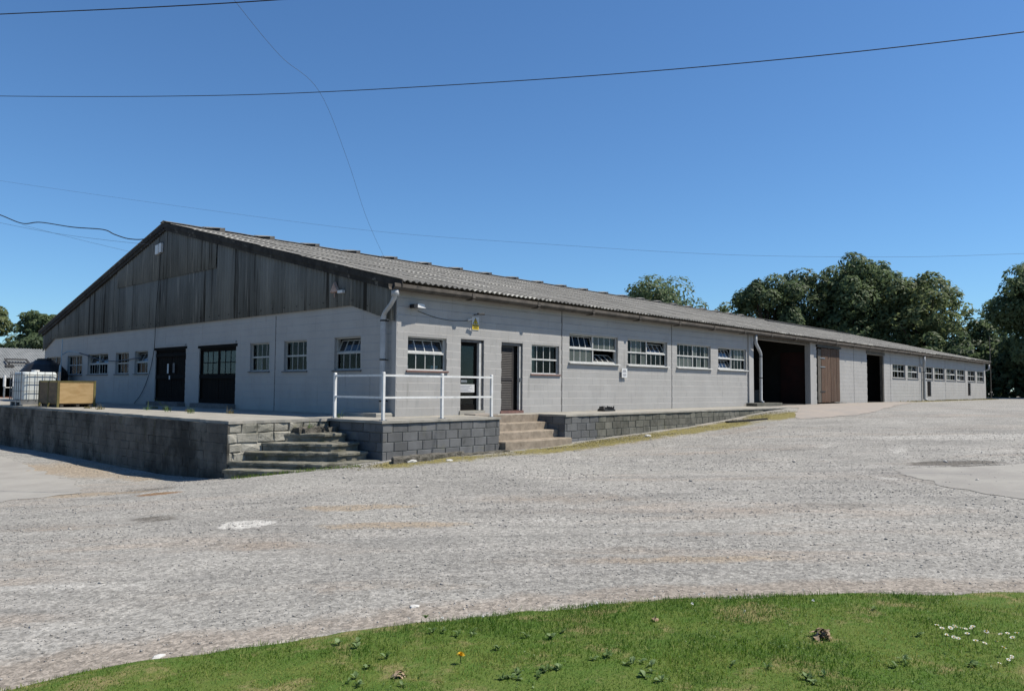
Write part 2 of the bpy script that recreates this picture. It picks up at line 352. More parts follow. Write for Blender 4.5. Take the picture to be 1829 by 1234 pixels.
# ------------------------------------------------------------------ ground sheet
EDGE = np.array([(-22,-7.3),(-17,-9.4),(-14,-10.5),(-11.9,-11.12),(-11.47,-11.19),(-11.05,-11.41),(-10.6,-11.63),(-10.07,-11.85),(-9.46,-12.08),(-8.94,-12.38),(-8.38,-12.72),(-7.83,-13.12),(-7.3,-13.57),(-6.8,-14.06),(-5.8,-15.16),(-4.6,-16.6),(-2,-20),(1,-24)])
def edge_dist(x, y):
    """signed distance to the lawn edge: positive on the lawn"""
    x = np.asarray(x, float); y = np.asarray(y, float); best = np.full(x.shape, 1e9); sg = np.zeros(x.shape)
    for (ax, ay), (bx, by) in zip(EDGE[:-1], EDGE[1:]):
        dx, dy = bx-ax, by-ay; L2 = dx*dx+dy*dy
        t = np.clip(((x-ax)*dx+(y-ay)*dy)/L2, 0, 1); qx = ax+t*dx; qy = ay+t*dy; d = np.hypot(x-qx, y-qy)
        c = dx*(y-ay)-dy*(x-ax); m = d < best; best = np.where(m, d, best); sg = np.where(m, -np.sign(c), sg)
    return best*sg
def axis(segs):
    out = []
    for a, b, s in segs: out += list(np.arange(a, b, s))
    return np.array(out + [segs[-1][1]])
gx = axis([(-1500,-200,260),(-200,-60,20),(-60,-20,2.5),(-20,-14,.5),(-14,8,.16),(8,24,.4),(24,80,1.5),(80,160,8),(160,400,40),(400,1700,260)])
gy = axis([(-1500,-200,260),(-200,-60,20),(-60,-22,2.5),(-22,-17,.6),(-17,1,.16),(1,20,.5),(20,60,2),(60,160,8),(160,400,40),(400,1700,260)])
X, Y = np.meshgrid(gx, gy); Zg = GH(X, Y)
ED = edge_dist(X, Y)
def blob(x, y, cx, cy, a, b, ang=None):
    """soft ellipse, long axis a along the yard's wheel direction unless ang is given"""
    ux, uy = (RTX, RTY) if ang is None else (math.cos(ang), math.sin(ang))
    u = ((x-cx)*ux+(y-cy)*uy)/a; v = (-(x-cx)*uy+(y-cy)*ux)/b
    return np.clip(1.35-np.sqrt(u*u+v*v), 0, 1)
red = np.clip(1-np.abs(ED+.22)/.62, 0, 1)*(.78+.35*vnoise(X*.6, Y*.6, 55))
for b in ((-3.4,-8.4,2.4,.9),(-8.5,-8.0,.75,.5),(6.5,-3.4,5,.6,0.02),(12.5,-4.2,4,.6,.05),(-6.6,-12.0,2,.35),(-9,-10.9,1.2,.25),(-4.5,-12.2,2.2,.3),(4,-6,3,.5),(-9.6,-4.2,1.6,.5),(-10.5,-7.0,1.3,.35)): red = np.maximum(red, .56*blob(X, Y, *b))
red = np.maximum(red, .9*blob(X, Y, -8.5,-8.0,.5,.3))
moss = np.zeros_like(X)
front = np.clip(1.15-np.abs(Y+2.75)/1.0, 0, 1)*np.clip((X+3.4)/1, 0, 1)*np.clip((20.5-X)/2, 0, 1)
moss = np.maximum(moss, front*(.75+.35*vnoise(X*.7, Y*.7, 9)))
moss = np.maximum(moss, np.clip(1-np.abs(Y+.9)/1.3, 0, 1)*np.clip((X-43)/2, 0, 1)*np.clip((75-X)/2, 0, 1)*.75)
for b in ((18,-3.2,2.5,.7,0),): moss = np.maximum(moss, .9*blob(X, Y, *b))
drk = np.zeros_like(X)
for b in ((-8.43,-4.7,.7,.5,.55),(-6.6,.2,1.0,1.1,.7),(5.4,-12.0,1.5,.42,.8),(5.2,-12.8,1.2,.35,.7),(2.2,-12.6,1.2,.3,.5),(-10.6,-9.75,1.3,.3,.5),(-10.1,-10.55,1.5,.25,.5),(-9.4,-10.9,1.6,.25,.45),(7,-8.5,2,.5,.4),(-6.2,-11.6,1.6,.4,.4),(-2,-11.8,3,.5,.36)): drk = np.maximum(drk, b[4]*(.7+.5*vnoise(X*1.1, Y*1.1, 66))*blob(X, Y, *b[:4]))
pal = np.zeros_like(X)
for b in ((-10.8,-8.5,1.3,.25,.7),(12.7,-10.5,6,1.2,.6),(9,-12.5,4,.6,.5),(-5.1,-9.52,.28,.09,1.0),(3,-7.6,6,.9,.34),(-7.0,-11.9,2.5,.2,.4),(-11.2,-10.1,1.0,.25,.6),(-5.5,-5.5,5,.9,.32)): pal = np.maximum(pal, b[4]*blob(X, Y, *b[:4]))
# wheels have swept wide arcs across the upper yard
for rr0, st in ((7.0,.34),(8.9,.30),(13.0,.26),(14.9,.24)):
    dd = np.abs(np.hypot(X-9.0, Y+17.5)-rr0-.4*vnoise(X*.2, Y*.2, 77)); pal = np.maximum(pal, st*2.1*np.clip(1-dd/.5, 0, 1)*(.6+.5*vnoise(X*.5, Y*.5, 78))*(ED < -1))
wht = 1.25*blob(X, Y, -7.81,-6.42,.36,.36,0.)*(np.hypot(X+7.81, Y+6.42) < .75)
ochre = np.zeros_like(X)
for b in ((-5.93,-6.5,1.1,.4),(-6.7,-8.2,1.2,.4),(-5.6,6.6,3.0,.9,1.5),(-6.4,7.6,2.5,.9,1.5),(-5.3,3.6,1.5,.6,1.5),(-6.83,-1.27,.5,.28),(-7.4,.6,1.6,.6),(-6.2,-12.5,1.2,.2)): ochre = np.maximum(ochre, .8*blob(X, Y, *b))
rust = 1.2*blob(X, Y, -6.83,-1.27,.45,.3)
def groundmat():
    t = NT('gravel_yard')
    tr = t.noise(1.0, 4, .6, (.28,1.6,1), math.atan2(-RTY, RTX), .4)      # bands the wheels leave
    col = t.mix(t.rng(t.noise(.35, 5, .65), .35, .65), (0.266,0.257,0.236), (0.208,0.201,0.186))
    col = t.mix(t.rng(tr, .42, .68, 0, .7), col, (0.285,0.273,0.252))
    col = t.mix(t.rng(tr, .58, .36, 0, .0), col, (0.140,0.140,0.133))
    col = t.mix(t.rng(t.noise(.8, 5, .7, (.3,1.9,1), math.atan2(-RTY, RTX), .8), .52, .72, 0, .6), col, (0.143,0.140,0.133))
    col = t.mix(t.rng(t.noise(.30, 5, .65, (.5,1.5,1), math.atan2(-RTY, RTX), .6), .50, .72, 0, .6), col, (0.285,0.240,0.198))
    br = t.math('MULTIPLY', t.math('SUBTRACT', t.noise(2.6, 6, .72), .5), 1.3)
    def mask(name, c, amt, lo=.3, hi=.75):
        nonlocal col
        f = t.rng(t.math('ADD', t.attr(name), t.math('MULTIPLY', br, t.math('MINIMUM', t.math('MULTIPLY', t.attr(name), 3.), 1.))), lo, hi, 0, amt); col = t.mix(f, col, c)
    mask('pale', (0.350,0.339,0.315), .8); mask('dark', (0.095,0.086,0.074), .85, .22, .6); mask('ochre', (0.262,0.214,0.158), .8, .25, .7); mask('red', (0.228,0.196,0.164), .75, .25, .8); mask('moss', (0.164,0.140,0.042), .9, .25, .7); mask('white', (0.44,0.428,0.40), .85, .3, .6); mask('rust', (0.168,0.095,0.045), .8)
    # stones: two sizes of cells, each with its own grey
    for sc, amt in ((24, .46), (55, .46)):
        v = t.n('ShaderNodeTexVoronoi'); v.inputs['Scale'].default_value = sc; v.inputs['Randomness'].default_value = 1; t.l(t.pos(), v.inputs['Vector'])
        bw = t.n('ShaderNodeSeparateColor'); t.l(v.outputs['Color'], bw.inputs[0])
        k = t.n('ShaderNodeMapRange'); t.l(bw.outputs[0], k.inputs[0]); k.inputs[3].default_value = 1-amt*.62; k.inputs[4].default_value = 1+amt*.52
        mlt = t.n('ShaderNodeMix', data_type='RGBA', blend_type='MULTIPLY'); mlt.inputs[0].default_value = 1; mlt.clamp_factor = True
        t.l(col, mlt.inputs[6]); cc = t.n('ShaderNodeCombineColor')
        for i in range(3): t.l(k.outputs[0], cc.inputs[i])
        t.l(cc.outputs[0], mlt.inputs[7]); col = mlt.outputs[2]
    wh = t.rng(t.noise(34, 2, .5), .69, .77, 0, .55); col = t.mix(wh, col, (0.434,0.420,0.392))
    bk = t.rng(t.noise(27, 2, .6), .33, .27, 0, .5); col = t.mix(bk, col, (0.056,0.052,0.049))
    h = t.math('ADD', t.math('MULTIPLY', t.voro(26), -1.0), t.math('MULTIPLY', t.voro(60), -.5)); t.bump(h, .45, .015)
    return t.fin(col, .95, .12)
m_ground = groundmat()
ny, nx = X.shape
idx = np.arange(ny*nx).reshape(ny, nx)
F = np.stack([idx[:-1,:-1], idx[:-1,1:], idx[1:,1:], idx[1:,:-1]], -1).reshape(-1, 4)
me = fastmesh('ground', np.stack([X, Y, Zg], -1).reshape(-1, 3), F, m_ground, smooth=True)
for nm, a in (('red',red),('moss',moss),('dark',drk),('pale',pal),('ochre',ochre),('rust',rust),('white',wht)):
    at = me.attributes.new(nm, 'FLOAT', 'POINT'); at.data.foreach_set('value', a.astype(np.float32).ravel())
tag(ob('ground', me), kind='structure', label='pale grey gravel yard with wheel tracks and reddish dust')

def drape(name, outline, m, off=.006, rings=10, jitter=.05, seed=1, **kw):
    """star-shaped sheet laid on the ground"""
    P = []
    k = len(outline)
    for i in range(k):
        a = np.array(outline[i]); b = np.array(outline[(i+1) % k]); n = max(2, int(np.hypot(*(b-a))/.22))
        for j in range(n): P.append(a+(b-a)*j/n)
    P = np.array(P); c = np.mean(np.array(outline), 0)
    d = (P-c)/np.linalg.norm(P-c, axis=1)[:, None]
    P = P + d*(vnoise(P[:,0]*2.3, P[:,1]*2.3, seed)*jitter + vnoise(P[:,0]*7, P[:,1]*7, seed+3)*jitter*.5)[:, None]
    n = len(P); V = [c]; 
    for r in range(1, rings+1): V += list(c+(P-c)*r/rings)
    V = np.array(V); z = GH(V[:,0], V[:,1])+off; z[-n:] -= off*.3
    faces = [(0, 1+i, 1+(i+1) % n) for i in range(n)]
    mb = MB(); mb.v = [(*V[i], z[i]) for i in range(len(V))]
    for r in range(rings-1):
        o1 = 1+r*n; o2 = o1+n
        faces += [(o1+i, o2+i, o2+(i+1) % n, o1+(i+1) % n) for i in range(n)]
    mb.f = faces; mb.m = [0]*len(faces)
    return tag(mb.build(name, m, smooth=True, fixn=False), **kw)
m_yardcon = M('smooth_yard_concrete', (.37,.355,.325), (.315,.30,.275), .7, rough=.93, bump=.3, bscale=70, spots=[((.27,.25,.22), 1.6, .56, .75, (1,1,1), .5), ((.20,.19,.17), 11, .64, .76, (1,1,1), .45)])
m_apron = M('pinkish_apron_concrete', (.38,.33,.285), (.33,.30,.27), .8, rough=.93, bump=.3, bscale=60, spots=[((.27,.23,.19), 2.2, .55, .72, (1,1,1), .5), ((.21,.2,.18), 12, .64, .76, (1,1,1), .4)])
m_roadcon = M('worn_tarmac_slab', (.365,.35,.315), (.305,.29,.265), .9, rough=.93, bump=.35, bscale=80, spots=[((.24,.23,.22), 2.5, .56, .74, (1,1,1), .5), ((.46,.44,.41), 9, .64, .78, (1,1,1), .4)])
m_whitecon = M('white_cement', (.52,.505,.47), (.42,.405,.375), 4, rough=.9, bump=.6, bscale=40, spots=[((.25,.23,.2), 9, .58, .7, (1,1,1), .6)])
drape('concrete_yard', [(-7.3,1.2),(-6.6,4.2),(-6.3,8.5),(-5.9,14),(-6,24),(-22,30),(-24,6),(-14,2.0),(-10,0.6)], m_yardcon, .008, 10, .14, kind='structure', label='smooth pale concrete beside the gravel')
drape('concrete_slab', [(3.7,-11.45),(5.8,-13.2),(10,-16.5),(13,-22),(6,-22),(1.2,-15.8),(.5,-14.2),(1.6,-12.9)], m_roadcon, .010, 10, .10, kind='structure', label='worn grey concrete slab in the gravel')
drape('apron', [(21.6,-.25),(22,-2.2),(18.5,-3.4),(17,-4.2),(19.5,-5.6),(22.5,-5.6),(28,-4.6),(35,-3.2),(43,-1.6),(43,-.1)], m_apron, .016, 10, .22, kind='structure', label='pinkish concrete apron before the barn openings')

# ------------------------------------------------------------------ loading platform (pavement) and its retaining walls
mb = MB()
def ragged(pts, jit, seed):
    out = []
    for (a, b, rag) in pts:
        a = np.array(a, float); b = np.array(b, float); n = max(2, int(np.hypot(*(b-a))/.18)) if rag else 1
        t = (b-a)/np.hypot(*(b-a)); nr = np.array([t[1], -t[0]])
        for i in range(n):
            p = a+(b-a)*i/n
            if rag and 0 < i: p = p + nr*jit*rag*(vnoise(np.array(i*.37), np.array(seed), 5)+.8*vnoise(np.array(i*1.3), np.array(seed), 6)-.35)
            out.append((float(p[0]), float(p[1])))
    return out
main = ragged([((-4.63,.30),(-1.9,.30),1.0),((-1.9,.30),(-.02,.30),0),((-.02,.30),(-.02,40),0),((-.02,40),(-4.56,40),0),((-4.56,40),(-4.56,9),.3),((-4.56,9),(-4.63,.30),1.0)], .05, 2)
mb.prism(main, -.07, -.004)
mb.build('pavement', m_slab, kind='structure', label='pale concrete loading platform along the gable wall')
mb = MB(); mb.prism(ragged([((-1.94,-1.89),(2.15,-1.89),.25),((2.15,-1.89),(2.15,.02),0),((2.15,.02),(-.02,.02),0),((-.02,.02),(-.02,.298),0),((-.02,.298),(-1.94,.298),0),((-1.94,.298),(-1.94,-1.89),.4)], .03, 7), -.06, 0)
mb.build('pavement', m_slab, kind='structure', label='concrete platform strip inside the white railing')
mb = MB(); mb.prism(ragged([((5.02,-1.89),(21.9,-1.89),.5),((21.9,-1.89),(21.9,.02),0),((21.9,.02),(2.155,.02),0),((2.155,.02),(2.155,-.80),0),((2.155,-.80),(5.02,-.80),0),((5.02,-.80),(5.02,-1.89),0)], .03, 9), -.06, -.002)
mb.build('pavement', m_slab, kind='structure', label='concrete walkway along the grey wall')

_bc = {}
def block_mesh(w, h, d, c, m, rough=0, var=0, arris=False):
    """a block seen from its outer face (local -Y): sides, chamfer, face; 9 quads"""
    key = (round(w, 3 if arris else 2), round(h, 3), d, c, m.name, rough, var, arris)
    if key in _bc: return _bc[key]
    w, h = key[0], key[1]
    r = random.Random(hash((key[0], key[1], var)) & 0xffff)
    mb = MB(); hw, hh = w/2, h/2
    sx, lo, hi, lean = (c, c, c, 0) if not arris else (.0008, .0008, c, .0075)     # painted blocks lean out a little towards their upper arris
    def ring(i, y): return [(-hw+i*sx, -y+i*lean, -hh+i*lo), (hw-i*sx, -y+i*lean, -hh+i*lo), (hw-i*sx, -y, hh-i*hi), (-hw+i*sx, -y, hh-i*hi)]
    R = [ring(0, -.02), ring(0, d-c), ring(1, d)]
    if rough: R = [R[0]] + [[(x+r.uniform(-1,1)*rough, y+r.uniform(-1,1)*rough*.9, z+r.uniform(-1,1)*rough) for x, y, z in q] for q in R[1:]]
    for q in R: mb.v += q
    for k in range(2):
        for i in range(4):
            j = (i+1) % 4; mb.f.append((k*4+i, k*4+j, k*4+4+j, k*4+4+i)); mb.m.append(0)
    if rough:     # a knocked face: a raised middle point
        mb.v.append((r.uniform(-.2,.2)*w, -d-r.uniform(0,.6)*rough, r.uniform(-.2,.2)*h)); n = len(mb.v)-1
        for i in range(4): mb.f.append((8+i, 8+(i+1) % 4, n)); mb.m.append(0)
    else: mb.f.append((8,9,10,11)); mb.m.append(0)
    me = mb.mesh('block', m, fixn=False); _bc[key] = me; return me
def courses(u0, u1, z0, z1, holes=(), bw=.46, bh=.225, off=0, seed=0, uneven=0):
    """block rectangles of a wall, cut round its openings"""
    out = []; k = 0; z = z1
    r = random.Random(seed)
    while z > z0+.02:
        zb = max(z0, z-bh); u = u0 - ((k % 2)*bw/2 + off)
        while u < u1-.01:
            ww = bw*(1+r.uniform(-uneven, uneven)); a, b = max(u0, u), min(u1, u+ww); u += ww
            rects = [(a, b, zb, z)] if b-a > .04 else []
            for (h0, h1, g0, g1) in holes:
                nxt = []
                for (p, q, s, t) in rects:
                    if q <= h0 or p >= h1 or t <= g0 or s >= g1: nxt.append((p, q, s, t)); continue
                    if p < h0: nxt.append((p, h0, s, t))
                    if q > h1: nxt.append((h1, q, s, t))
                    m0, m1 = max(p, h0), min(q, h1)
                    if s < g0: nxt.append((m0, m1, s, g0))
                    if t > g1: nxt.append((m0, m1, g1, t))
                rects = nxt
            out += [x for x in rects if x[1]-x[0] > .035 and x[3]-x[2] > .03]
        z = zb; k += 1
    return out
def lay(rects, parent, m, frame, d=.012, c=.01, joint=.010, rough=0, limit=300, nvar=1, dj=0, arris=False):
    """rects -> block objects; frame(u, z) -> (world location, z rotation)"""
    extra = MB(); n = 0
    for i, (a, b, s, t) in enumerate(rects):
        mm = m(i, a, s) if callable(m) else m
        me = block_mesh(b-a-(.001 if arris else joint), t-s-(.0006 if arris else joint), d, c, mm, rough, RND.randrange(nvar), arris)
        loc, rz = frame((a+b)/2, (s+t)/2)
        L = Vector(loc)
        if dj: L += Vector((math.sin(rz), -math.cos(rz), 0))*RND.uniform(-dj, dj)
        if n < limit:
            ob('block', me, parent, L, (RND.uniform(-1,1)*.004*(1+rough*60), 0, rz)); n += 1
        else:
            R = Matrix.Rotation(rz, 3, 'Z'); k = len(extra.v)
            extra.v += [tuple(R @ v.co + L) for v in me.vertices]
            for p in me.polygons: extra.f.append(tuple(k+q for q in p.vertices)); extra.m.append(0)
    if extra.v:
        o = extra.build('block', (m(0,0,0) if callable(m) else m), parent, fixn=False); o['kind'] = 'stuff'

def fr_front(y): return lambda u, z: ((u, y, z), 0.0)
def fr_gable(x): return lambda u, z: ((x, u, z), -math.pi/2)

# front wall beside the brown steps (near the railing) and its dark end face
w1 = thing('retaining_wall', 'grey concrete block wall under the white railing, stepped corner to brown steps', 'block wall', (0,-1.75,-1))
mb = MB(); mb.box(-1.86, 2.13, -1.83, -1.3, -1.3, -.065); mb.build('core', m_mortar, w1)
rects = [q for q in courses(-1.9, 2.15, -1.15, -.06, off=.12, uneven=.10, seed=3)]
lay(rects, w1, m_dblock, fr_front(-1.83), d=.022, c=.008, joint=.013, dj=.004, nvar=1)
mb = MB(); mb.box(-1.86, -1.5, -1.3, .30, -1.35, -.065); mb.build('core', m_omortar, w1)
lay(courses(-1.83, .33, -1.2, -.06, off=.2, uneven=.1, seed=5), w1, m_dblock, fr_gable(-1.86), d=.03, c=.01, joint=.013, dj=.008, nvar=1)
w2 = thing('retaining_wall', 'long low grey block wall falling away from the brown steps towards the open bay', 'block wall', (13,-1.75,-.8))
mb = MB(); mb.box(5.04, 21.8, -1.83, -1.3, -1.2, -.065); mb.box(5.04, 5.4, -1.3, -.80, -1.2, -.065); mb.build('core', m_mortar, w2)
rects = [q for q in courses(5.02, 21.85, -1.1, -.06, off=.1, uneven=.12, seed=8) if q[3] > float(G((q[0]+q[1])/2, -1.9))-.05]
m_mossblock = M('mossy_concrete_block', (.175,.17,.145), (.12,.12,.10), 3, rough=.95, bump=.7, bscale=60, var=.16,
                spots=[((.055,.055,.045), 2.5, .52, .72, (1,1,.5), .7), ((.26,.235,.13), 2.2, .58, .76, (1,1,.6), .55)])
lay(rects, w2, lambda i, a, s: m_dblock if a < 6.3 else m_mossblock, fr_front(-1.83), d=.022, c=.01, joint=.011, dj=.006)
lay(courses(-1.83, -.8, -1.1, -.06, seed=6), w2, m_dblock, fr_gable(5.04), d=.02, c=.01, joint=.012)
# long stained wall that faces the concrete yard
w3 = thing('retaining_wall', 'long old stained block wall in shade beneath the gable platform', 'block wall', (-4.6,15,-1.5))
mb = MB(); mb.box(-4.60, -4.2, .36, 40, -1.9, -.075); mb.build('core', m_omortar, w3)
rects = courses(.32, 40, -1.62, -.07, bw=.50, bh=.222, uneven=.3, seed=12)
rects.sort(key=lambda q: q[0])
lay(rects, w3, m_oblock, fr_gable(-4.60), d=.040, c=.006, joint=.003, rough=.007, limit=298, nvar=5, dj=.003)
# lit return wall behind the corner steps
w4 = thing('retaining_wall', 'short sunlit crumbling block wall behind the mossy corner steps', 'block wall', (-3.2,.4,-1.2))
mb = MB(); mb.box(-4.58, -1.92, .37, .8, -1.6, -.075); mb.build('core', m_omortar, w4)
def rb(i, a, s): return m_brickred if i in (19, 33) else m_rblock
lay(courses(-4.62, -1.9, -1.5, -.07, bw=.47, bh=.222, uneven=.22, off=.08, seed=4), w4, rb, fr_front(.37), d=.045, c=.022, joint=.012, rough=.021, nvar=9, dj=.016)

# ------------------------------------------------------------------ steps
def rough_slab(poly, z0, z1, seed, m, name, parent, amp=.018, sub=.16, nose=0):
    """slab with a worn, uneven edge"""
    pts = []
    k = len(poly)
    for i in range(k):
        a = np.array(poly[i], float); b = np.array(poly[(i+1) % k], float); n = max(1, int(np.hypot(*(b-a))/sub))
        for j in range(n): pts.append(a+(b-a)*j/n)
    P = np.array(pts); c = P.mean(0); n = len(P); r = np.random.default_rng(seed)
    mb = MB(); lv = []
    zz = [(z0, nose), (z1-.075, nose), (z1-.07, 0), (z1-.02, 0), (z1, .022)] if nose else [(z0, 0), (z1-.025, 0), (z1, .022)]
    J = r.normal(0, amp*.55, P.shape)
    for z, ins in zz:
        d = (c-P)/np.linalg.norm(c-P, axis=1)[:, None]
        Q = P + d*ins + J + r.normal(0, amp*.15, P.shape)
        k0 = len(mb.v); mb.v += [(float(x), float(y), z+float(e)) for (x, y), e in zip(Q, r.normal(0, amp*.3, n))]; lv.append(k0)
    for a, b in zip(lv[:-1], lv[1:]):
        for i in range(n): j = (i+1) % n; mb.f.append((a+i, a+j, b+j, b+i)); mb.m.append(0)
    mb.v.append((float(c[0]), float(c[1]), z1)); ci = len(mb.v)-1
    for i in range(n): mb.f.append((lv[-1]+i, lv[-1]+(i+1) % n, ci)); mb.m.append(0)
    return mb.build(name, m, parent)
cs = thing('stone_steps', 'worn mossy concrete steps fanning out of the corner between platform walls', 'steps', (-3,-.8,-1.2))
CS = [(-1.06,[(-4.78,.0),(-3.42,-1.62),(-2.9,-1.75),(-1.93,-1.84),(-1.93,.28),(-4.6,.28)]),
      (-.92,[(-4.62,.30),(-3.40,-1.60),(-1.93,-1.86),(-1.93,.26)]),
      (-.72,[(-4.24,.31),(-2.86,-1.48),(-2.05,-1.49),(-1.94,.27)]),
      (-.53,[(-3.80,.32),(-2.74,-1.06),(-2.0,-1.07),(-1.95,.28)]),
      (-.33,[(-3.20,.33),(-2.56,-.47),(-2.0,-.60),(-1.96,.29)])]
# the two lowest treads share the corner: the first only shows on its outer side
CS[0] = (-1.06, [(-4.90,.05),(-4.78,-.28),(-3.60,-1.80),(-3.36,-1.55),(-4.5,.25)])
zb = [-1.5,-1.42,-.95,-.75,-.56]
for i, (z, poly) in enumerate(CS): rough_slab(poly, zb[i], z, 30+i, m_step, 'step', cs, .020, .13, .045)
# crumbled fill between the top step and the platform edge
mb = MB(); r = np.random.default_rng(5)
for i in range(16):
    x = r.uniform(-2.9,-1.98); y = r.uniform(-.05,.27); s = r.uniform(.06,.15)
    P = [(x+dx*s*r.uniform(.7,1.2), y+dy*s*r.uniform(.7,1.2), -.33+(dz*s*r.uniform(.5,1.1) if dz else -.03)) for dz in (0, 1) for dx, dy in ((-1,-1),(1,-1),(1,1),(-1,1))]
    mb.hexa(P)
o = mb.build('rubble', m_rubble, cs); o['kind'] = 'stuff'
bs = thing('concrete_steps', 'four brown concrete steps rising between the grey block walls to the louvred door', 'steps', (3.6,-1.4,-.95))
for i, (yf, z) in enumerate(((-2.05,-.68),(-1.58,-.455),(-1.17,-.23),(-.80,-.004))):
    x1 = 5.1 if i == 0 else 5.0
    rough_slab([(2.17,yf),(x1,yf),(x1,-.79 if i < 3 else -.60),(2.17,-.79 if i < 3 else -.60)] if i < 3 else [(2.17,-.815),(5.0,-.815),(5.0,-.803),(2.17,-.803)], [-1.2,-.95,-.72,-.5][i], z, 60+i, m_bstep, 'step', bs, .009, .25)
# kerb lump and loose rubble at the foot of the railed wall
ks = thing('kerb_stone', 'rough dark broken kerb lying at the foot of the railed block wall', 'kerb', (-.6,-2.4,-.95))
rough_slab([(-2.25,-2.72),(-1.6,-2.78),(-.6,-2.60),(.25,-2.42),(.3,-2.2),(-.7,-2.2),(-2.0,-2.35)], -1.2, -.80, 71, m_rubble, 'lump', ks, .05, .13)
rough_slab([(.30,-2.36),(1.2,-2.25),(2.2,-2.17),(2.2,-1.95),(.3,-2.0)], -1.2, -.89, 72, m_rubble, 'lump', ks, .03, .15)
rough_slab([(-3.35,-1.9),(-2.9,-2.12),(-2.2,-2.25),(-1.95,-1.95),(-2.6,-1.85),(-3.2,-1.75)], -1.3, -.98, 73, m_rubble, 'lump', ks, .05, .12)

# ------------------------------------------------------------------ railing
rl = thing('railing', 'white painted square-post railing with two rails on the platform corner', 'railing', (.2,-1.6,0))
PA, PB, PC, PD = (-1.72,.36), (-1.74,-1.66), (.18,-1.64), (2.04,-1.62)
for (x, y) in (PA, PB, PC, PD):
    mb = MB(); s = .032; mb.box(x-s, x+s, y-s, y+s, -.01, 1.15)
    mb.hexa([(x-s,y-s,1.15),(x+s,y-s,1.15),(x+s,y+s,1.15),(x-s,y+s,1.15),(x-s*.6,y-s*.6,1.165),(x+s*.6,y-s*.6,1.165),(x+s*.6,y+s*.6,1.165),(x-s*.6,y+s*.6,1.165)])
    p = mb.build('post', m_rail, rl)
    mb = MB(); mb.box(x-.07, x+.07, y-.07, y+.07, -.002, .012)
    for sx in (-.05, .05):
        for sy in (-.05, .05): mb.tube([(x+sx,y+sy,.012),(x+sx,y+sy,.022)], .009, 6)
    mb.build('base_plate', m_galv, p)
for (a, b) in ((PA,PB),(PB,PC),(PC,PD)):
    for z in (1.085, .55):
        mb = MB(); s = .019
        if abs(a[0]-b[0]) < .1: mb.box(a[0]-s, a[0]+s, b[1]+.033, a[1]-.033, z-.024, z+.024)
        else: mb.box(a[0]+.033, b[0]-.033, a[1]-s, a[1]+s, z-.024, z+.024)
        mb.build('rail', m_rail, rl)

# ------------------------------------------------------------------ the farm building
LB, WB = 74.0, 29.4            # length, width
EY, EZ, RY, RZ = -.46, 3.63, 14.56, 7.32
TH = math.atan2(RZ-EZ, RY-EY); SL = math.hypot(RZ-EZ, RY-EY)
def zroof(y):
    k = (RZ-EZ)/(RY-EY)
    return EZ + k*(y-EY) if y <= RY else RZ - k*(y-RY)
B = thing('farm_building', 'long low grey-painted block farm building with a lichened corrugated roof', 'farm building')
WIN = dict(a=(.38,1.83,1.28,2.21), b=(5.60,7.03,1.27,2.22), c=(7.59,10.52,1.71,2.69), d=(11.17,14.05,1.71,2.68), e=(14.82,17.72,1.71,2.68), f=(18.42,21.25,1.71,2.68))
FAR = [(44.04,47.1),(47.66,50.40),(51.55,54.57),(55.04,58.2),(58.8,62.06),(62.46,65.4),(66.45,69.53),(70.22,73.27)]
DOORS = [(2.40,3.38,.0,2.24),(4.16,5.16,.0,2.23)]
OP1 = (21.92,28.98,-.2,3.26); WD = (30.1,33.62,-.2,3.21); OP2 = (38.66,42.14,-.2,3.13)
HATCH = [(52.83,53.95,.33,1.51),(66.42,67.49,.35,1.5)]
holesF = list(WIN.values())+DOORS+[OP1,WD,OP2]+[(a,b,1.68,2.63) for a,b in FAR]+HATCH
JOINTS = [7.17,14.39,36.17,43.54,50.73,58.41,65.55]
GW = dict(C=(1.64,2.93,1.30,2.25), Bb=(4.41,5.72,1.30,2.24), A=(6.63,7.88,1.31,2.24), g2=(8.85,11.62,.16,2.22), g1=(12.75,15.5,.16,2.25),
          s5=(16.25,17.59,1.30,2.23), s4=(18.23,19.68,1.30,2.22), s3=(20.57,23.10,1.30,2.23), s2=(23.81,25.86,1.30,2.22), s1=(26.7,29.0,1.30,2.22))
def wall_core(u0, u1, z0, z1, holes, th, mapf, seal=0):
    """two skins with cut openings and their reveals"""
    us = sorted({u0, u1, *[min(max(h[i], u0), u1) for h in holes for i in (0,1)]}); zs = sorted({z0, z1, *[min(max(h[i], z0), z1) for h in holes for i in (2,3)]})
    mb = MB()
    for i in range(len(us)-1):
        for j in range(len(zs)-1):
            uc = (us[i]+us[i+1])/2; zc = (zs[j]+zs[j+1])/2
            if any(h[0] < uc < h[1] and h[2] < zc < h[3] for h in holes): continue
            for d in (0, th): mb.quad(mapf(us[i],d,zs[j]), mapf(us[i+1],d,zs[j]), mapf(us[i+1],d,zs[j+1]), mapf(us[i],d,zs[j+1]), 0 if d == 0 else 1)
    for (a, b, c, e) in holes:
        c = max(c, z0)
        mb.quad(mapf(a,0,c), mapf(a,th,c), mapf(a,th,e), mapf(a,0,e)); mb.quad(mapf(b,0,c), mapf(b,th,c), mapf(b,th,e), mapf(b,0,e))
        mb.quad(mapf(a,0,e), mapf(b,0,e), mapf(b,th,e), mapf(a,th,e))
        if c > z0+.01: mb.quad(mapf(a,0,c), mapf(b,0,c), mapf(b,th,c), mapf(a,th,c))
    return mb
fmap = lambda u, d, z: (u, .012+d, z)
gmap = lambda u, d, z: (.012+d, u, z)
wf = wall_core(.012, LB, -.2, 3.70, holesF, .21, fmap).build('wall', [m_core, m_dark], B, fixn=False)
wg = wall_core(.24, WB, -.2, 3.45, list(GW.values()), .21, gmap).build('wall', [m_core, m_dark], B, fixn=False)
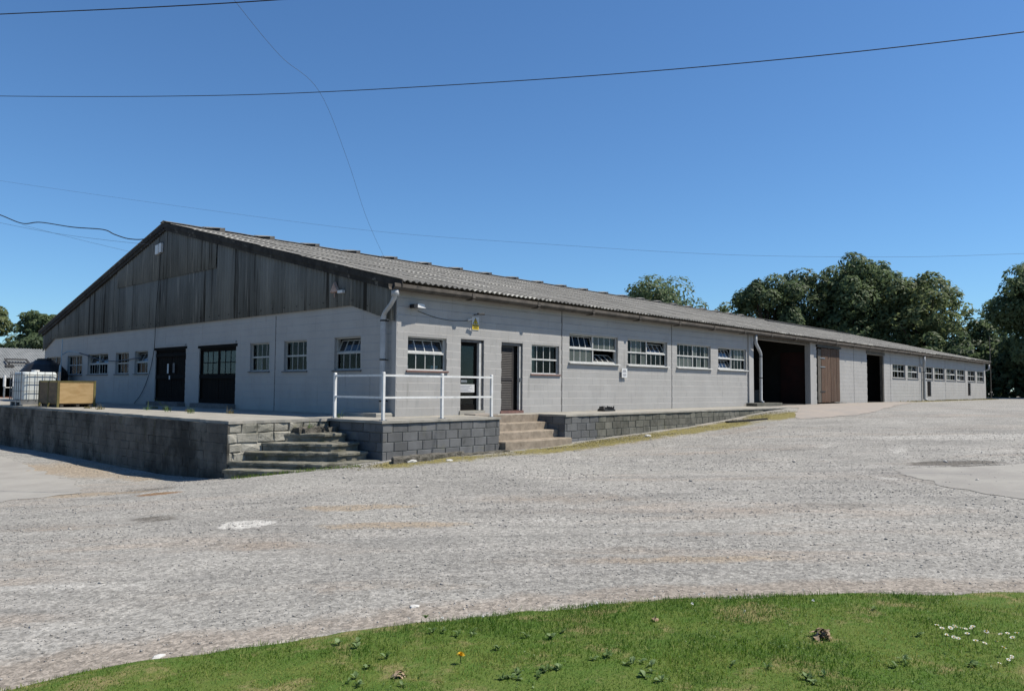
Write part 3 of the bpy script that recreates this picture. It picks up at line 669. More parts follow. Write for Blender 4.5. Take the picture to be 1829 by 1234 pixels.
# facing blocks, bay by bay; the groove between two bays stays open
edges = [0.0]+JOINTS+[LB]
rects = []
for i, (a, b) in enumerate(zip(edges[:-1], edges[1:])):
    a2 = a+.03 if i else a; b2 = b-.03 if i < len(JOINTS) else b
    rects += courses(a2, b2, 0.0, 3.49, holesF, bw=.46, bh=.2327, off=.11*i, seed=20+i, uneven=.0)
rects.sort(key=lambda q: q[0])
lay(rects, wf, m_paint, fr_front(.012), d=.018, c=.010, joint=.003, dj=.001, limit=300, arris=True)
for j in JOINTS:
    mb = MB(); mb.box(j-.022, j+.022, .004, .018, .0, 3.5); mb.build('joint', m_sill, wf)
# two narrow piers that stand proud by the open bay, and the header over it
for (a, b) in ((21.40,21.88),(29.0,29.5)):
    mb = MB(); mb.box(a, b, -.075, -.006, -.1, 3.52); mb.build('pier', m_paint, B)
mb = MB(); mb.box(21.9, 28.99, -.03, .20, 3.265, 3.52); mb.build('lintel', m_greywood, B)
mb = MB(); mb.box(38.5, 42.3, -.03, .005, 3.14, 3.34); mb.build('lintel', m_greywood, B)
grects = [q for q in courses(.03, WB, 0.0, 3.2, list(GW.values()), bw=.46, bh=.2327, seed=50, uneven=.02)]
lay(grects, wg, m_paint, fr_gable(.012), d=.016, c=.008, joint=.003, dj=.0008, limit=0, arris=True)
mb = MB(); mb.box(-.008, .004, 6.235, 6.265, .0, 3.1); mb.build('joint', m_sill, wg)
# corner post of the gable
mb = MB(); mb.box(-.03, .010, .0, .20, 0, 3.3); mb.build('pier', m_paint, B)
# far walls, floor, partitions
mb = MB(); mb.box(.2, LB, WB-.2, WB, -.3, 3.6); mb.build('wall', m_core, B)
mb = MB()
pts = [(0.25, -.3), (WB-.25, -.3), (WB-.25, zroof(WB-.25)-.1), (RY, RZ-.12), (.25, zroof(.25)-.1)]
n = len(mb.v); mb.poly([(LB-.2, y, z) for y, z in pts]); mb.poly([(LB, y, z) for y, z in pts]); mb.build('wall', m_core, B)
mb = MB(); mb.box(29.19, 29.235, .32, 1.7, .0, 2.9); mb.build('panel', m_darkred, B)  # light on the partition's front put into colour: red here, the rest near-black
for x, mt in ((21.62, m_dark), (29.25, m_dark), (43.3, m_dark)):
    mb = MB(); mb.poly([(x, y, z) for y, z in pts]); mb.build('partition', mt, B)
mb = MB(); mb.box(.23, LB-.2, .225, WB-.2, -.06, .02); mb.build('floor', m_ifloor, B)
mb = MB()    # a rafter and purlins seen through the open bay
for y in (1.2, 4, 7, 10): mb.box(21.7, 29.2, y-.05, y+.05, zroof(y)-.28, zroof(y)-.1)
mb.build('purlins', m_greywood, B)
mb = MB(); x = 25.6
mb.hexa([(x,.3,zroof(.3)-.55),(x+.15,.3,zroof(.3)-.55),(x+.15,14,zroof(14)-.55),(x,14,zroof(14)-.55),(x,.3,zroof(.3)-.3),(x+.15,.3,zroof(.3)-.3),(x+.15,14,zroof(14)-.3),(x,14,zroof(14)-.3)])
mb.build('rafter', m_greywood, B)

# ---------------------------------------------- roof
def sheet_mesh(w, l, eave, ncor=5, ns=6, amp=.024):
    n = ncor*ns; mb = MB()
    xs = [w*i/n for i in range(n+1)]; zs = [amp*math.cos(2*math.pi*i/ns) for i in range(n+1)]
    for y in (0, l):
        mb.v += [(x, y, z) for x, z in zip(xs, zs)]
    for i in range(n): mb.f.append((i, i+1, n+2+i, n+1+i)); mb.m.append(0)
    k = len(mb.v); mb.v += [(x, 0, z-.011) for x, z in zip(xs, zs)]
    for i in range(n): mb.f.append((k+i, k+i+1, i+1, i)); mb.m.append(0)
    if eave:
        k2 = len(mb.v); mb.v += [(x, l, z-.011) for x, z in zip(xs, zs)]
        for i in range(n): mb.f.append((k+i, k2+i, k2+i+1, k+i+1)); mb.m.append(0)
    me = mb.mesh('roof_sheet', m_roof, fixn=False)
    sm = [True]*len(me.polygons)
    for i in range(n, 2*n): sm[i] = False
    me.polygons.foreach_set('use_smooth', sm); return me
SW = 1.022; NRW = 6; RL = SL/NRW
m_e = sheet_mesh(SW+.03, RL+.13, True, amp=.027); m_s = sheet_mesh(SW+.03, RL+.13, False, amp=.018)
sh = []
for c in range(73):
    for k in range(NRW): sh.append((c, k))
sh.sort(key=lambda q: (q[0]*1.0 + q[1]*1.2))
extra = MB()
for i, (c, k) in enumerate(sh):
    s0 = k*RL - (.0 if k == 0 else .06)
    y = EY + math.cos(TH)*s0; z = EZ + math.sin(TH)*s0 + .03
    me = m_e if k == 0 else m_s
    loc = (-.25 + c*SW + RND.uniform(-.004,.004), y + RND.uniform(-.012,.012), z + RND.uniform(0,.006)); rot = (TH-.0085+RND.uniform(-.0012,.0012), 0, RND.uniform(-.0015,.0015))
    if i < 300: ob('roof_sheet', me, B, loc, rot)
    else:
        R = Matrix.Rotation(rot[0], 3, 'X'); L = Vector(loc); n0 = len(extra.v)
        extra.v += [tuple(R @ v.co + L) for v in me.vertices]
        for p in me.polygons: extra.f.append(tuple(n0+q for q in p.vertices)); extra.m.append(0)
o = extra.build('roof_sheet', m_roof, B, smooth=True, fixn=False); o['kind'] = 'stuff'
mb = MB(); n = 73*5*4; amp = .034
xs = [-.25+SW*73*i/n for i in range(n+1)]
for (y, z) in ((RY+.0, RZ+.02), (2*RY-EY+.25, zroof(2*RY-EY+.25)+.03)): mb.v += [(x, y, z+amp*math.cos(math.pi*i/2)) for i, x in enumerate(xs)]
for i in range(n): mb.f.append((i, i+1, n+2+i, n+1+i)); mb.m.append(0)
o = mb.build('roof_sheet', m_roof, B, smooth=True, fixn=False); o['kind'] = 'stuff'
# ridge capping in lengths and the raised ridge vents
cap = MB(); w = .26; tz = math.tan(TH)*w
for sgn in (-1, 1):
    cap.hexa([(0,0,.055),(1.15,0,.055),(1.15,sgn*w,.055-tz),(0,sgn*w,.055-tz),(0,0,.075),(1.15,0,.075),(1.15,sgn*w,.075-tz),(0,sgn*w,.075-tz)])
capm = cap.mesh('ridge_cap', m_roof)
for i in range(64): ob('ridge_cap', capm, B, (-.27+i*1.163, RY, RZ+.015+RND.uniform(0,.008)))
v = MB(); hw = .30
v.hexa([(.05,-hw,-.10),(.58,-hw,-.10),(.58,hw,-.10),(.05,hw,-.10),(.05,-hw*.8,.075),(.62,-hw*.8,.155),(.62,hw*.8,.155),(.05,hw*.8,.085)], 1)
for sgn in (-1, 1):
    v.hexa([(-.25,0,.085),(.40,0,.155),(.40,sgn*.34,.095),(-.25,sgn*.34,.0),(-.25,0,.11),(.40,0,.18),(.40,sgn*.34,.115),(-.25,sgn*.34,.02)], 0)
vm = v.mesh('ridge_vent', [m_roof, m_iron])
for i in range(22): ob('ridge_vent', vm, B, (1.62+i*2.33, RY, RZ+.0))
# long dark gap strip high on the far roof
mb = MB(); y0, y1 = 12.0, 12.35
mb.hexa([(51,y0,zroof(y0)+.03),(71.5,y0,zroof(y0)+.03),(71.5,y1,zroof(y1)+.03),(51,y1,zroof(y1)+.03),(51,y0,zroof(y0)+.16),(71.5,y0,zroof(y0)+.16),(71.5,y1,zroof(y1)+.14),(51,y1,zroof(y1)+.14)])
mb.build('roof_strip', m_iron, B)
# gutter under the eaves, in lengths with brackets
for i in range(25):
    x0 = -.46+i*2.96; x1 = x0+2.95; mb = MB(); prof = [(-.44,3.555),(-.45,3.47),(-.40,3.41),(-.30,3.385),(-.20,3.41),(-.16,3.47),(-.155,3.555)]
    for q, r in zip(prof[:-1], prof[1:]):
        mb.hexa([(x0,q[0],q[1]),(x1,q[0],q[1]),(x1,r[0],r[1]),(x0,r[0],r[1]),(x0,q[0]+(-.3-q[0])*.12,q[1]+.012),(x1,q[0]+(-.3-q[0])*.12,q[1]+.012),(x1,r[0]+(-.3-r[0])*.12,r[1]+.012),(x0,r[0]+(-.3-r[0])*.12,r[1]+.012)])
    mb.box(x1-.07, x1+.05, -.462, -.452, 3.42, 3.565); mb.box(x1-.07, x1+.05, -.45, -.15, 3.365, 3.384)
    mb.build('gutter', m_gutter, B)
mb = MB(); mb.box(-.2, LB, -.03, .006, 3.51, 3.68); mb.build('wall_plate', m_greywood, B)
# verge boards
def verge(y0, y1, x0, x1, drop0, drop1, name, m):
    mb = MB(); mb.hexa([(x0,y0,zroof(y0)-drop1),(x1,y0,zroof(y0)-drop1),(x1,y1,zroof(y1)-drop1),(x0,y1,zroof(y1)-drop1),(x0,y0,zroof(y0)-drop0),(x1,y0,zroof(y0)-drop0),(x1,y1,zroof(y1)-drop0),(x0,y1,zroof(y1)-drop0)])
    return mb.build(name, m, B)
verge(-.46, RY-.003, -.235, -.20, -.012, .17, 'barge_board', m_barge)
verge(RY+.003, 2*RY-EY+.2, -.235, -.20, -.012, .17, 'barge_board', m_barge)
verge(.2, RY-.003, -.198, -.10, .03, .30, 'soffit_board', m_barge)
verge(RY+.003, 2*RY-EY-.2, -.198, -.10, .03, .30, 'soffit_board', m_barge)
# ---------------------------------------------- gable cladding: corrugated sheets hung side by side
def zbot(y):
    if y < 2.05: return 2.58+(3.16-2.58)*(max(y,0))/2.05
    if y > 27.8: return 3.17-(y-27.8)*.36
    return 3.16
def clad_sheet(y0, y1, zl, zh, x, lip=True):
    ns = 36; mb = MB(); ys = [y0+(y1-y0)*i/ns for i in range(ns+1)]
    lo = [zl(y) for y in ys]; hi = [max(zl(y)+.01, zh(y)) for y in ys]; xo = [x-.024*math.cos(2*math.pi*y/.2044) for y in ys]
    mb.v += [(a, y, z) for a, y, z in zip(xo, ys, lo)] + [(a, y, z) for a, y, z in zip(xo, ys, hi)] + [(a+.012, y, z) for a, y, z in zip(xo, ys, lo)]
    n = ns+1
    for i in range(ns):
        mb.f.append((i+1, i, n+i, n+i+1)); mb.m.append(0); mb.f.append((i, i+1, 2*n+i+1, 2*n+i)); mb.m.append(0)
    me = mb.mesh('cladding_sheet', m_clad, fixn=False); sm = [(i % 2 == 0) for i in range(2*ns)]; me.polygons.foreach_set('use_smooth', sm)
    return me
y = 0.02
top = lambda yy: zroof(yy)-.06
while y < 29.55:
    y1 = min(29.56, y+1.022)
    if y < 1.0 or y1 > 29.0: ob('cladding_sheet', clad_sheet(y, y1, zbot, top, -.075), B)
    elif 10.2 < (y+y1)/2 < 19.4:
        ob('cladding_sheet', clad_sheet(y, y1, zbot, lambda yy: 5.25, -.072), B)
        ob('cladding_sheet', clad_sheet(y, y1, lambda yy: 5.09, top, -.112), B)
    else: ob('cladding_sheet', clad_sheet(y, y1+.01, zbot, top, -.075+RND.uniform(-.006,.006)), B)
    y = y1
mb = MB()   # black bolts and drips low on the sheets are real fixings
for yy in np.arange(.5, 29, .73):
    zz = zbot(yy)+.16; mb.box(-.112, -.094, yy-.014, yy+.014, zz-.02, zz+.02)
o = mb.build('fixings', m_iron, B); o['kind'] = 'stuff'

# ---------------------------------------------- windows
_pm = {}
def pane_mesh(w, h, m):
    k = (round(w,3), round(h,3), m.name)
    if k not in _pm:
        mb = MB(); mb.box(-w/2, w/2, -.0025, .0025, -h/2, h/2); _pm[k] = mb.mesh('pane', m)
    return _pm[k]
def window(org, rz, w, h, sashes, fm, sill=None, rec=.085, small=False, sproj=.05):
    """sashes: (u0,u1,z0,z1,columns,tilt degrees,glass) in fractions of the opening; local u runs to the viewer's right, +Y is inwards"""
    R = Matrix.Rotation(rz, 4, 'Z'); T = Matrix.Translation(org) @ R
    fr = MB(); o_ = .035
    fr.box(0, w, rec, rec+.06, 0, o_); fr.box(0, w, rec, rec+.06, h-o_, h); fr.box(0, o_, rec, rec+.06, o_, h-o_); fr.box(w-o_, w, rec, rec+.06, o_, h-o_)
    us = sorted({s[i] for s in sashes for i in (0,1)}-{0,1}); zs = sorted({s[i] for s in sashes for i in (2,3)}-{0,1})
    for z in zs: fr.box(o_, w-o_, rec-.014, rec+.062, z*h-.026, z*h+.026)
    for u in us:
        for a, b in zip([0]+zs, zs+[1]): fr.box(u*w-.022, u*w+.022, rec-.006, rec+.061, a*h+(.026 if a else o_), b*h-(.026 if b < 1 else o_))
    wnd = None; kids = []
    for (u0, u1, z0, z1, nc, tilt, gm) in sashes:
        a = u0*w+(.022 if u0 else o_); b = u1*w-(.022 if u1 < 1 else o_); c = z0*h+(.026 if z0 else o_); e = z1*h-(.026 if z1 < 1 else o_)
        y0 = rec+.03; ta = rad(tilt); S = MB() if tilt else fr
        def P(u, d, z): return (u, y0+d*math.cos(ta)+z*math.sin(ta), c+.002+z*math.cos(ta)-d*math.sin(ta))
        H = e-c-.004; bw = .012
        def bar(p, q, r, s):
            S.hexa([P(p,-bw,r),P(q,-bw,r),P(q,bw,r),P(p,bw,r),P(p,-bw,s),P(q,-bw,s),P(q,bw,s),P(p,bw,s)])
        if tilt: bar(a, b, 0, .028); bar(a, b, H-.028, H); bar(a, a+.026, .028, H-.028); bar(b-.026, b, .028, H-.028)
        i0, i1 = (a+.026, b-.026) if tilt else (a, b); zz0, zz1 = (.028, H-.028) if tilt else (0, H)
        for k in range(1, nc): u = i0+(i1-i0)*k/nc; bar(u-.011, u+.011, zz0, zz1)
        pw = (i1-i0)/nc
        if small: kids.append((pane_mesh(i1-i0, zz1-zz0, gm), P((i0+i1)/2, 0, (zz0+zz1)/2), ta))
        else:
            for k in range(nc): kids.append((pane_mesh(pw-.018, zz1-zz0, gm[k % len(gm)] if isinstance(gm, list) else gm), P(i0+pw*(k+.5), 0, (zz0+zz1)/2), ta))
        if tilt: kids.append((S.mesh('sash', fm), None, 0))
    wnd = ob('window', fr.mesh('window', fm), B, T.translation, (0,0,rz)); _LOC[wnd.name] = Vector((0,0,0))
    for me, p, ta in kids:
        k = bpy.data.objects.new(me.name.split('.')[0], me); COL.objects.link(k); k.parent = wnd
        if p is not None: k.location = p; k.rotation_euler = (-ta, 0, 0)
    if sill:
        mb = MB(); mb.hexa([(-.06,-sproj,-.055),(w+.06,-sproj,-.055),(w+.06,rec,-.06),(-.06,rec,-.06),(-.06,-sproj,-.018),(w+.06,-sproj,-.018),(w+.06,rec,.004),(-.06,rec,.004)])
        k = bpy.data.objects.new('sill', mb.mesh('sill', sill)); COL.objects.link(k); k.parent = wnd
    return wnd
g, gd, gf = m_glass, m_glassd, m_glassf
def W(k, sashes, sill, fm=m_frame): a, b, c, e = WIN[k]; return window((a, 0, c), 0, b-a, e-c, sashes, fm, sill, sproj=.095 if k in 'cdef' else .05)
W('a', [(0,1,0,.52,4,0,g),(0,1,.52,1,4,21,gf)], m_tile)
W('b', [(0,1,0,.5,4,0,g),(0,1,.5,1,4,0,g)], m_tile)
W('c', [(0,.5,0,.5,4,0,gd),(.5,1,0,.5,4,46,gf),(0,.5,.5,1,4,14,g),(.5,1,.5,1,4,0,[gd,gd,gd,gd])], m_frame)
W('d', [(0,.5,0,.5,4,0,[g,gd]),(.5,1,0,.5,4,0,g),(0,.5,.5,1,4,0,[g,gd,gd,g]),(.5,1,.5,1,4,28,gf)], m_frame)
W('e', [(0,.5,0,.5,4,0,gd),(.5,1,0,.5,4,0,[g,gd]),(0,.5,.5,1,4,0,g),(.5,1,.5,1,4,0,[gd,g,g,gd])], m_frame)
W('f', [(0,.5,0,.5,4,25,gf),(.5,1,0,.5,4,0,g),(0,.5,.5,1,4,22,gf),(.5,1,.5,1,4,0,[g,gd,gd,gd])], m_frame)
for i, (a, b) in enumerate(FAR):
    window((a, 0, 1.68), 0, b-a, .95, [(0,.5,0,.5,2,18 if i in (2,5) else 0,gd if i % 3 else g),(.5,1,0,.5,2,0,g),(0,.5,.5,1,2,0,gd),(.5,1,.5,1,2,20 if i in (1,4) else 0,g)], m_frame, m_sill, small=True)
def GWn(k, sashes, fm=m_gframe): a, b, c, e = GW[k]; return window((0, b, c), -math.pi/2, b-a, e-c, sashes, fm, m_sill)
GWn('C', [(0,1,0,.52,4,0,g),(0,1,.52,1,4,22,gf)])
GWn('Bb', [(0,1,0,.5,4,0,g),(0,1,.5,1,4,0,g)])
GWn('A', [(0,1,0,.5,4,0,[g,gd]),(0,1,.5,1,4,0,g)])
GWn('s5', [(0,1,0,.5,3,0,g),(0,1,.5,1,3,25,gf)])
GWn('s4', [(0,1,0,.5,4,0,g),(0,1,.5,1,4,0,g)])
GWn('s3', [(0,.5,0,.5,4,0,g),(.5,1,0,.5,4,0,g),(0,.5,.5,1,1,25,gf),(.5,1,.5,1,1,25,gf)])
GWn('s2', [(0,.5,0,.5,3,0,g),(.5,1,0,.5,3,0,g),(0,.5,.5,1,3,0,g),(.5,1,.5,1,3,0,g)])
GWn('s1', [(0,.5,0,.5,3,0,g),(.5,1,0,.5,3,0,g),(0,.5,.5,1,3,0,g),(.5,1,.5,1,3,0,g)])

# ---------------------------------------------- doors of the lit wall
def part(mb, name, m, parent, **k): return mb.build(name, m, parent, **k)
# dark glazed door with a notice
mb = MB(); x0, x1 = 2.40, 3.38
for a, b in ((x0, x0+.05),(x1-.07, x1)): mb.box(a, b, .05, .14, .12, 2.22)
mb.box(x0, x1, .05, .14, 2.16, 2.235)
d = mb.build('door', m_sill, B)
mb = MB(); mb.box(x1-.155, x1-.075, .052, .15, .125, 2.155); part(mb, 'jamb', m_frame, d)
mb = MB(); a, b = x0+.055, x1-.16; y = .16
mb.box(a, b, y, y+.04, .125, .30); mb.box(a, b, y, y+.04, 2.05, 2.155); mb.box(a, a+.09, y, y+.04, .30, 2.05); mb.box(b-.09, b, y, y+.04, .30, 2.05); mb.box(a+.09, b-.09, y, y+.04, 1.06, 1.14)
lf = part(mb, 'door_leaf', m_black, d)
for z0, z1 in ((.305,1.055),(1.145,2.045)):
    mb = MB(); mb.box(a+.092, b-.092, y+.012, y+.02, z0, z1); part(mb, 'pane', m_glass, d)
mb = MB(); mb.box(a+.02, b-.09, y-.012, y-.004, .66, .90); nt = part(mb, 'notice', m_paper, d)
mb = MB(); mb.box(a+.11, a+.36, y-.010, y-.004, .955, 1.03); part(mb, 'name_plate', m_galv, d)
mb = MB()
for k, (z, l) in enumerate(((.855,.50),(.815,.42),(.775,.52),(.735,.36),(.695,.46))): mb.box(a+.05, a+.05+l, y-.0145, y-.0125, z-.009, z+.009)
part(mb, 'print', m_ink, d)
mb = MB(); mb.box(2.36, 3.42, -.03, .21, -.01, .118); part(mb, 'threshold', m_slab, B)
mb = MB(); mb.box(2.42, 3.36, -.62, -.16, .0, .035); mt = mb.build('doormat', m_apron); tag(mt, 'thin flat worn mat lying before the dark glazed door', 'doormat')
# louvred door standing beside it
mb = MB(); x0, x1 = 4.16, 5.16
mb.box(x0, x0+.04, .05, .14, .08, 2.2); mb.box(x1-.05, x1, .05, .14, .08, 2.2); mb.box(x0, x1, .05, .14, 2.14, 2.222)
d = mb.build('door', m_sill, B)
mb = MB(); mb.box(x1-.10, x1-.052, .052, .145, .09, 2.135); part(mb, 'jamb', m_frame, d)
mb = MB(); a, b = x0+.045, x1-.29; y = .14
mb.box(a, a+.05, y, y+.045, .09, 2.135); mb.box(b-.05, b, y, y+.045, .09, 2.135); mb.box(a+.05, b-.05, y, y+.045, 1.03, 1.13); mb.box(a+.05, b-.05, y, y+.045, .09, .16); mb.box(a+.05, b-.05, y, y+.045, 2.07, 2.135)
part(mb, 'door_leaf', m_louvre, d)
for z0, z1 in ((.165,1.025),(1.135,2.065)):
    mb = MB(); n = int((z1-z0)/.052)
    for k in range(n):
        z = z0+(z1-z0)*k/n; mb.hexa([(a+.05,y+.002,z),(b-.05,y+.002,z),(b-.05,y+.012,z),(a+.05,y+.012,z),(a+.05,y+.030,z+.046),(b-.05,y+.030,z+.046),(b-.05,y+.040,z+.046),(a+.05,y+.040,z+.046)])
    mb.box(a+.05, b-.05, y+.041, y+.045, z0, z1)
    o = part(mb, 'slats', m_louvre, d); o['kind'] = 'stuff'
mb = MB(); mb.box(b, x1-.10, y+.05, y+.08, .09, 2.135); part(mb, 'gap_shade', m_black, d)  # black sheet standing in for the shade in the gap beside the leaf
mb = MB(); mb.box(x1-.16, x1-.06, .025, .048, 1.04, 1.08); mb.box(x1-.10, x1-.07, .0, .049, 1.0, 1.12); part(mb, 'handle', m_galv, d)
mb = MB(); mb.box(4.12, 5.2, -.02, .21, -.01, .082); part(mb, 'threshold', m_tile, B)
# two dark double doors in the gable
def gdoor(k, glazed):
    y0, y1, z0, z1 = GW[k]; fm = MB(); x = .07
    fm.box(x-.03, x+.09, y0, y1, z1-.09, z1); fm.box(x-.03, x+.09, y0, y0+.06, z0, z1-.09); fm.box(x-.03, x+.09, y1-.06, y1, z0, z1-.09)
    d = fm.build('door', m_black, B)
    ym = (y0+y1)/2
    for (a, b) in ((y0+.065, ym-.012), (ym+.012, y1-.065)):
        mb = MB(); zs = z0+.02; zm = z0+.92
        n = 6
        for q in range(n):
            u0 = a+(b-a)*q/n+.005; u1 = a+(b-a)*(q+1)/n-.005; mb.box(x+.02, x+.05, u0, u1, zs, zm)
            if not glazed: mb.box(x+.02, x+.05, u0, u1, zm+.001, z1-.095)
        if glazed:
            mb.box(x+.015, x+.055, a, a+.07, zm, z1-.095); mb.box(x+.015, x+.055, b-.07, b, zm, z1-.095); mb.box(x+.015, x+.055, a+.07, b-.07, z1-.17, z1-.095)
            w = (b-a-.14)/3; zc = (zm+.16+z1-.17)/2
            for q in (1, 2): mb.box(x+.012, x+.05, a+.07+w*q-.014, a+.07+w*q+.014, zm+.16, z1-.17)
            mb.box(x+.013, x+.049, a+.07, b-.07, zc-.014, zc+.014)
        lf = mb.build('door_leaf', m_darkdoor, d)
        if glazed:
            for q in range(3):
                for (c, e) in ((zm+.16, zc-.014), (zc+.014, z1-.17)):
                    m2 = MB(); m2.box(x+.024, x+.03, a+.07+w*q+.014, a+.07+w*(q+1)-.014, c, e); m2.build('pane', m_glassg, d)
    for zz in ((z0+.90, z0+1.06), (z0+.0, z0+.15), (z1-.30, z1-.18)):
        if glazed and zz[0] > z0+1.5: continue
        mb = MB(); mb.box(x-.045, x+.012, y0-.08, y1+.08, *zz); mb.build('rail', m_black, d)
    mb = MB(); mb.box(x-.09, x-.035, y0-.10, y1+.10, z1-.03, z1+.06); mb.build('door_track', m_black, d)
    if not glazed:
        for (yy, c, e, w, mt) in ((ym+.22, z0+1.12, z0+1.50, .13, m_paper), (ym-.30, z0+1.14, z0+1.52, .18, m_sill), (ym+.06, z0+.88, z0+1.03, .10, m_paper)):
            mb = MB(); mb.box(x-.052, x-.047, yy-w/2, yy+w/2, c, e); mb.build('notice', mt, d)
    mb = MB(); mb.box(-.30, .02, y0-.05, y1+.05, -.004, z0-.003); mb.build('threshold', m_sill, B)
    mb = MB(); mb.box(-.045, .0, y0-.02, y1+.02, z1+.065, z1+.16); mb.build('lintel', m_core, B)
gdoor('g2', True); gdoor('g1', False)
# weathered plank doors by the open bay
d = thing('barn_door', 'brown weathered plank double door between the open bay and dark doorway', 'barn door', (31.8,-.05,0))
for (a, b, hgt) in ((30.15,30.62,3.1),(30.70,32.12,3.17),(32.15,33.58,3.17)):
    mb = MB(); n = max(3, int((b-a)/.165)); mt = m_greywood if b-a < .6 else m_wood
    for q in range(n):
        u0 = a+(b-a)*q/n+.006; u1 = a+(b-a)*(q+1)/n-.006; mb.box(u0, u1, -.055+RND.uniform(-.006,.006), -.02, .05+RND.uniform(0,.06), hgt+RND.uniform(-.02,.02))
    for z in (.45, 1.6, 2.75): mb.box(a+.02, b-.02, -.019, .03, z-.07, z+.07)
    mb.build('door_leaf', mt, d)
for z in (.7, 2.1, 2.6):
    mb = MB(); mb.box(30.45, 31.2, -.075, -.062, z-.03, z+.03); mb.build('hinge', m_galv if z != .7 else m_iron, d)
mb = MB(); mb.box(30.0, 33.75, -.10, .0, 3.215, 3.33); mb.build('door_track', m_iron, d)
mb = MB(); mb.box(42.0, 42.135, .03, .22, 0, 3.12); mb.build('jamb', m_greywood, B)
for (a, b, c, e) in HATCH:
    mb = MB(); mb.box(a+.02, b-.02, .06, .10, c+.02, e-.02)
    mb.build('hatch', m_darkdoor, B)
# ---------------------------------------------- downpipes
def downpipe(pts, r, clips, along):
    mb = MB(); mb.tube(pts, r, 12); p = mb.build('downpipe', m_pipe, B, smooth=True)
    for (x, y, z) in clips:
        mb = MB()
        mb.tube([(x,y,z-.022),(x,y,z+.022)], max(r if isinstance(r, list) else [r])+.012, 12); mb.box(*( (x-.02,.0,y-.015,y+.015) if along == 'g' else (x-.015,x+.015,y,.0)), z-.012, z+.012); mb.build('clip', m_iron, p)
downpipe([(-.33,-.30,3.39),(-.33,-.29,3.22),(-.30,-.10,3.04),(-.21,.28,2.84),(-.18,.37,2.72),(-.18,.38,2.55),(-.18,.38,.55),(-.18,.38,.10)], [.072,.068,.060,.062,.080,.080,.080,.080], [(-.18,.38,2.62),(-.18,.38,1.55),(-.18,.38,.42)], 'g')
mb = MB(); mb.tube([(-.33,-.30,3.40),(-.33,-.30,3.24)], .105, 12); mb.build('pipe_collar', m_pipe, B, smooth=True)
downpipe([(21.65,-.30,3.40),(21.65,-.30,3.02),(22.35,-.20,2.60),(22.42,-.19,2.50),(22.42,-.18,.26),(22.44,-.30,.16)], .075, [(22.42,-.18,2.40),(22.42,-.18,1.36)], 'f')
downpipe([(50.9,-.30,3.40),(50.9,-.30,2.95),(51.35,-.16,2.66),(51.35,-.15,.16),(51.5,-.28,.07)], .10, [(51.35,-.15,2.2)], 'f')
downpipe([(74.05,-.30,3.40),(74.05,-.28,2.9),(74.1,.1,2.75)], .08, [], 'f')
# ------------------------------------------------------------------ things fixed to or standing by the building
mb = MB()
pl = rough_slab([(-.62,.06),(-.03,.06),(-.03,1.55),(-.60,1.55)], -.02, .10, 81, m_slab, 'plinth', None, .008, .3); tag(pl, 'low concrete plinth at the foot of the gable downpipe', 'plinth')
pl = rough_slab([(21.05,-.62),(23.9,-.62),(23.9,-.02),(21.9,-.02),(21.9,-.08),(21.05,-.08)], -.05, .155, 82, m_mossblock, 'plinth', None, .012, .3); tag(pl, 'mossy concrete plinth at the edge of the open bay', 'plinth')
# lamps, cameras and signs
def lamp_wall(x, z, label):
    t = thing('security_lamp', label, 'lamp', (x, -.0, z))
    mb = MB(); mb.box(x-.09, x-.02, -.05, -.003, z-.05, z+.05); mb.tube([(x-.05,-.05,z),(x-.10,-.14,z-.005),(x-.13,-.20,z)], .022, 8); mb.build('bracket', m_blackp, t)
    mb = MB(); mb.hexa([(x-.02,-.26,z-.04),(x+.30,-.22,z-.04),(x+.30,-.10,z-.03),(x-.02,-.12,z-.03),(x+.0,-.25,z+.07),(x+.26,-.21,z+.07),(x+.26,-.11,z+.07),(x+.0,-.12,z+.07)]); mb.build('housing', m_white, t)
    mb = MB(); mb.hexa([(x-.16,-.27,z-.06),(x-.03,-.26,z-.06),(x-.03,-.13,z-.06),(x-.16,-.14,z-.06),(x-.16,-.27,z+.045),(x-.03,-.26,z+.06),(x-.03,-.13,z+.06),(x-.16,-.14,z+.045)]); mb.build('lamp_head', m_blackp, t)
    return t
lamp_wall(.52, 3.04, 'white and black security lamp high beside the wall corner')
t = thing('security_camera', 'small black camera on a stub arm above the yellow warning sign', 'camera', (2.93,0,3.0))
mb = MB(); mb.tube([(2.93,-.01,2.99),(2.93,-.27,3.0)], .014, 8); mb.build('arm', m_blackp, t)
mb = MB(); mb.tube([(2.84,-.26,2.995),(2.91,-.27,2.995),(3.08,-.30,3.005)], [.034,.026,.030], 10); mb.build('housing', m_blackp, t)
mb = MB(); mb.tube([(2.62,-.06,2.80),(2.76,-.09,2.845)], .022, 8); o = mb.build('sensor', m_white); tag(o, 'tiny white sensor on the wall next to the yellow warning sign', 'sensor')
# yellow warning sign: white plate, triangle with a mark, yellow text panel
t = thing('warning_sign', 'white and yellow warning sign with black triangle under the small camera', 'sign', (2.95,0,2.7))
x0, x1 = 2.84, 3.13
mb = MB(); mb.box(x0, x1, -.020, -.004, 2.53, 2.93); mb.build('plate', m_paper, t)
mb = MB(); mb.box(x0+.008, x1-.008, -.0245, -.0205, 2.545, 2.70); mb.build('text_panel', m_yellow, t)
def tri(cx, cz, r, y, m, name):
    mb = MB(); P = [(cx+r*math.sin(a), cz+r*math.cos(a)) for a in (0, 2*math.pi/3, 4*math.pi/3)]
    mb.v += [(p[0], y, p[1]) for p in P]+[(p[0], y+.003, p[1]) for p in P]; mb.f += [(0,1,2),(5,4,3),(0,3,4,1),(1,4,5,2),(2,5,3,0)]; mb.m += [0]*5; return mb.build(name, m, t)
tri((x0+x1)/2, 2.78, .125, -.0242, m_signblack, 'triangle'); tri((x0+x1)/2, 2.777, .098, -.0275, m_yellow, 'triangle')
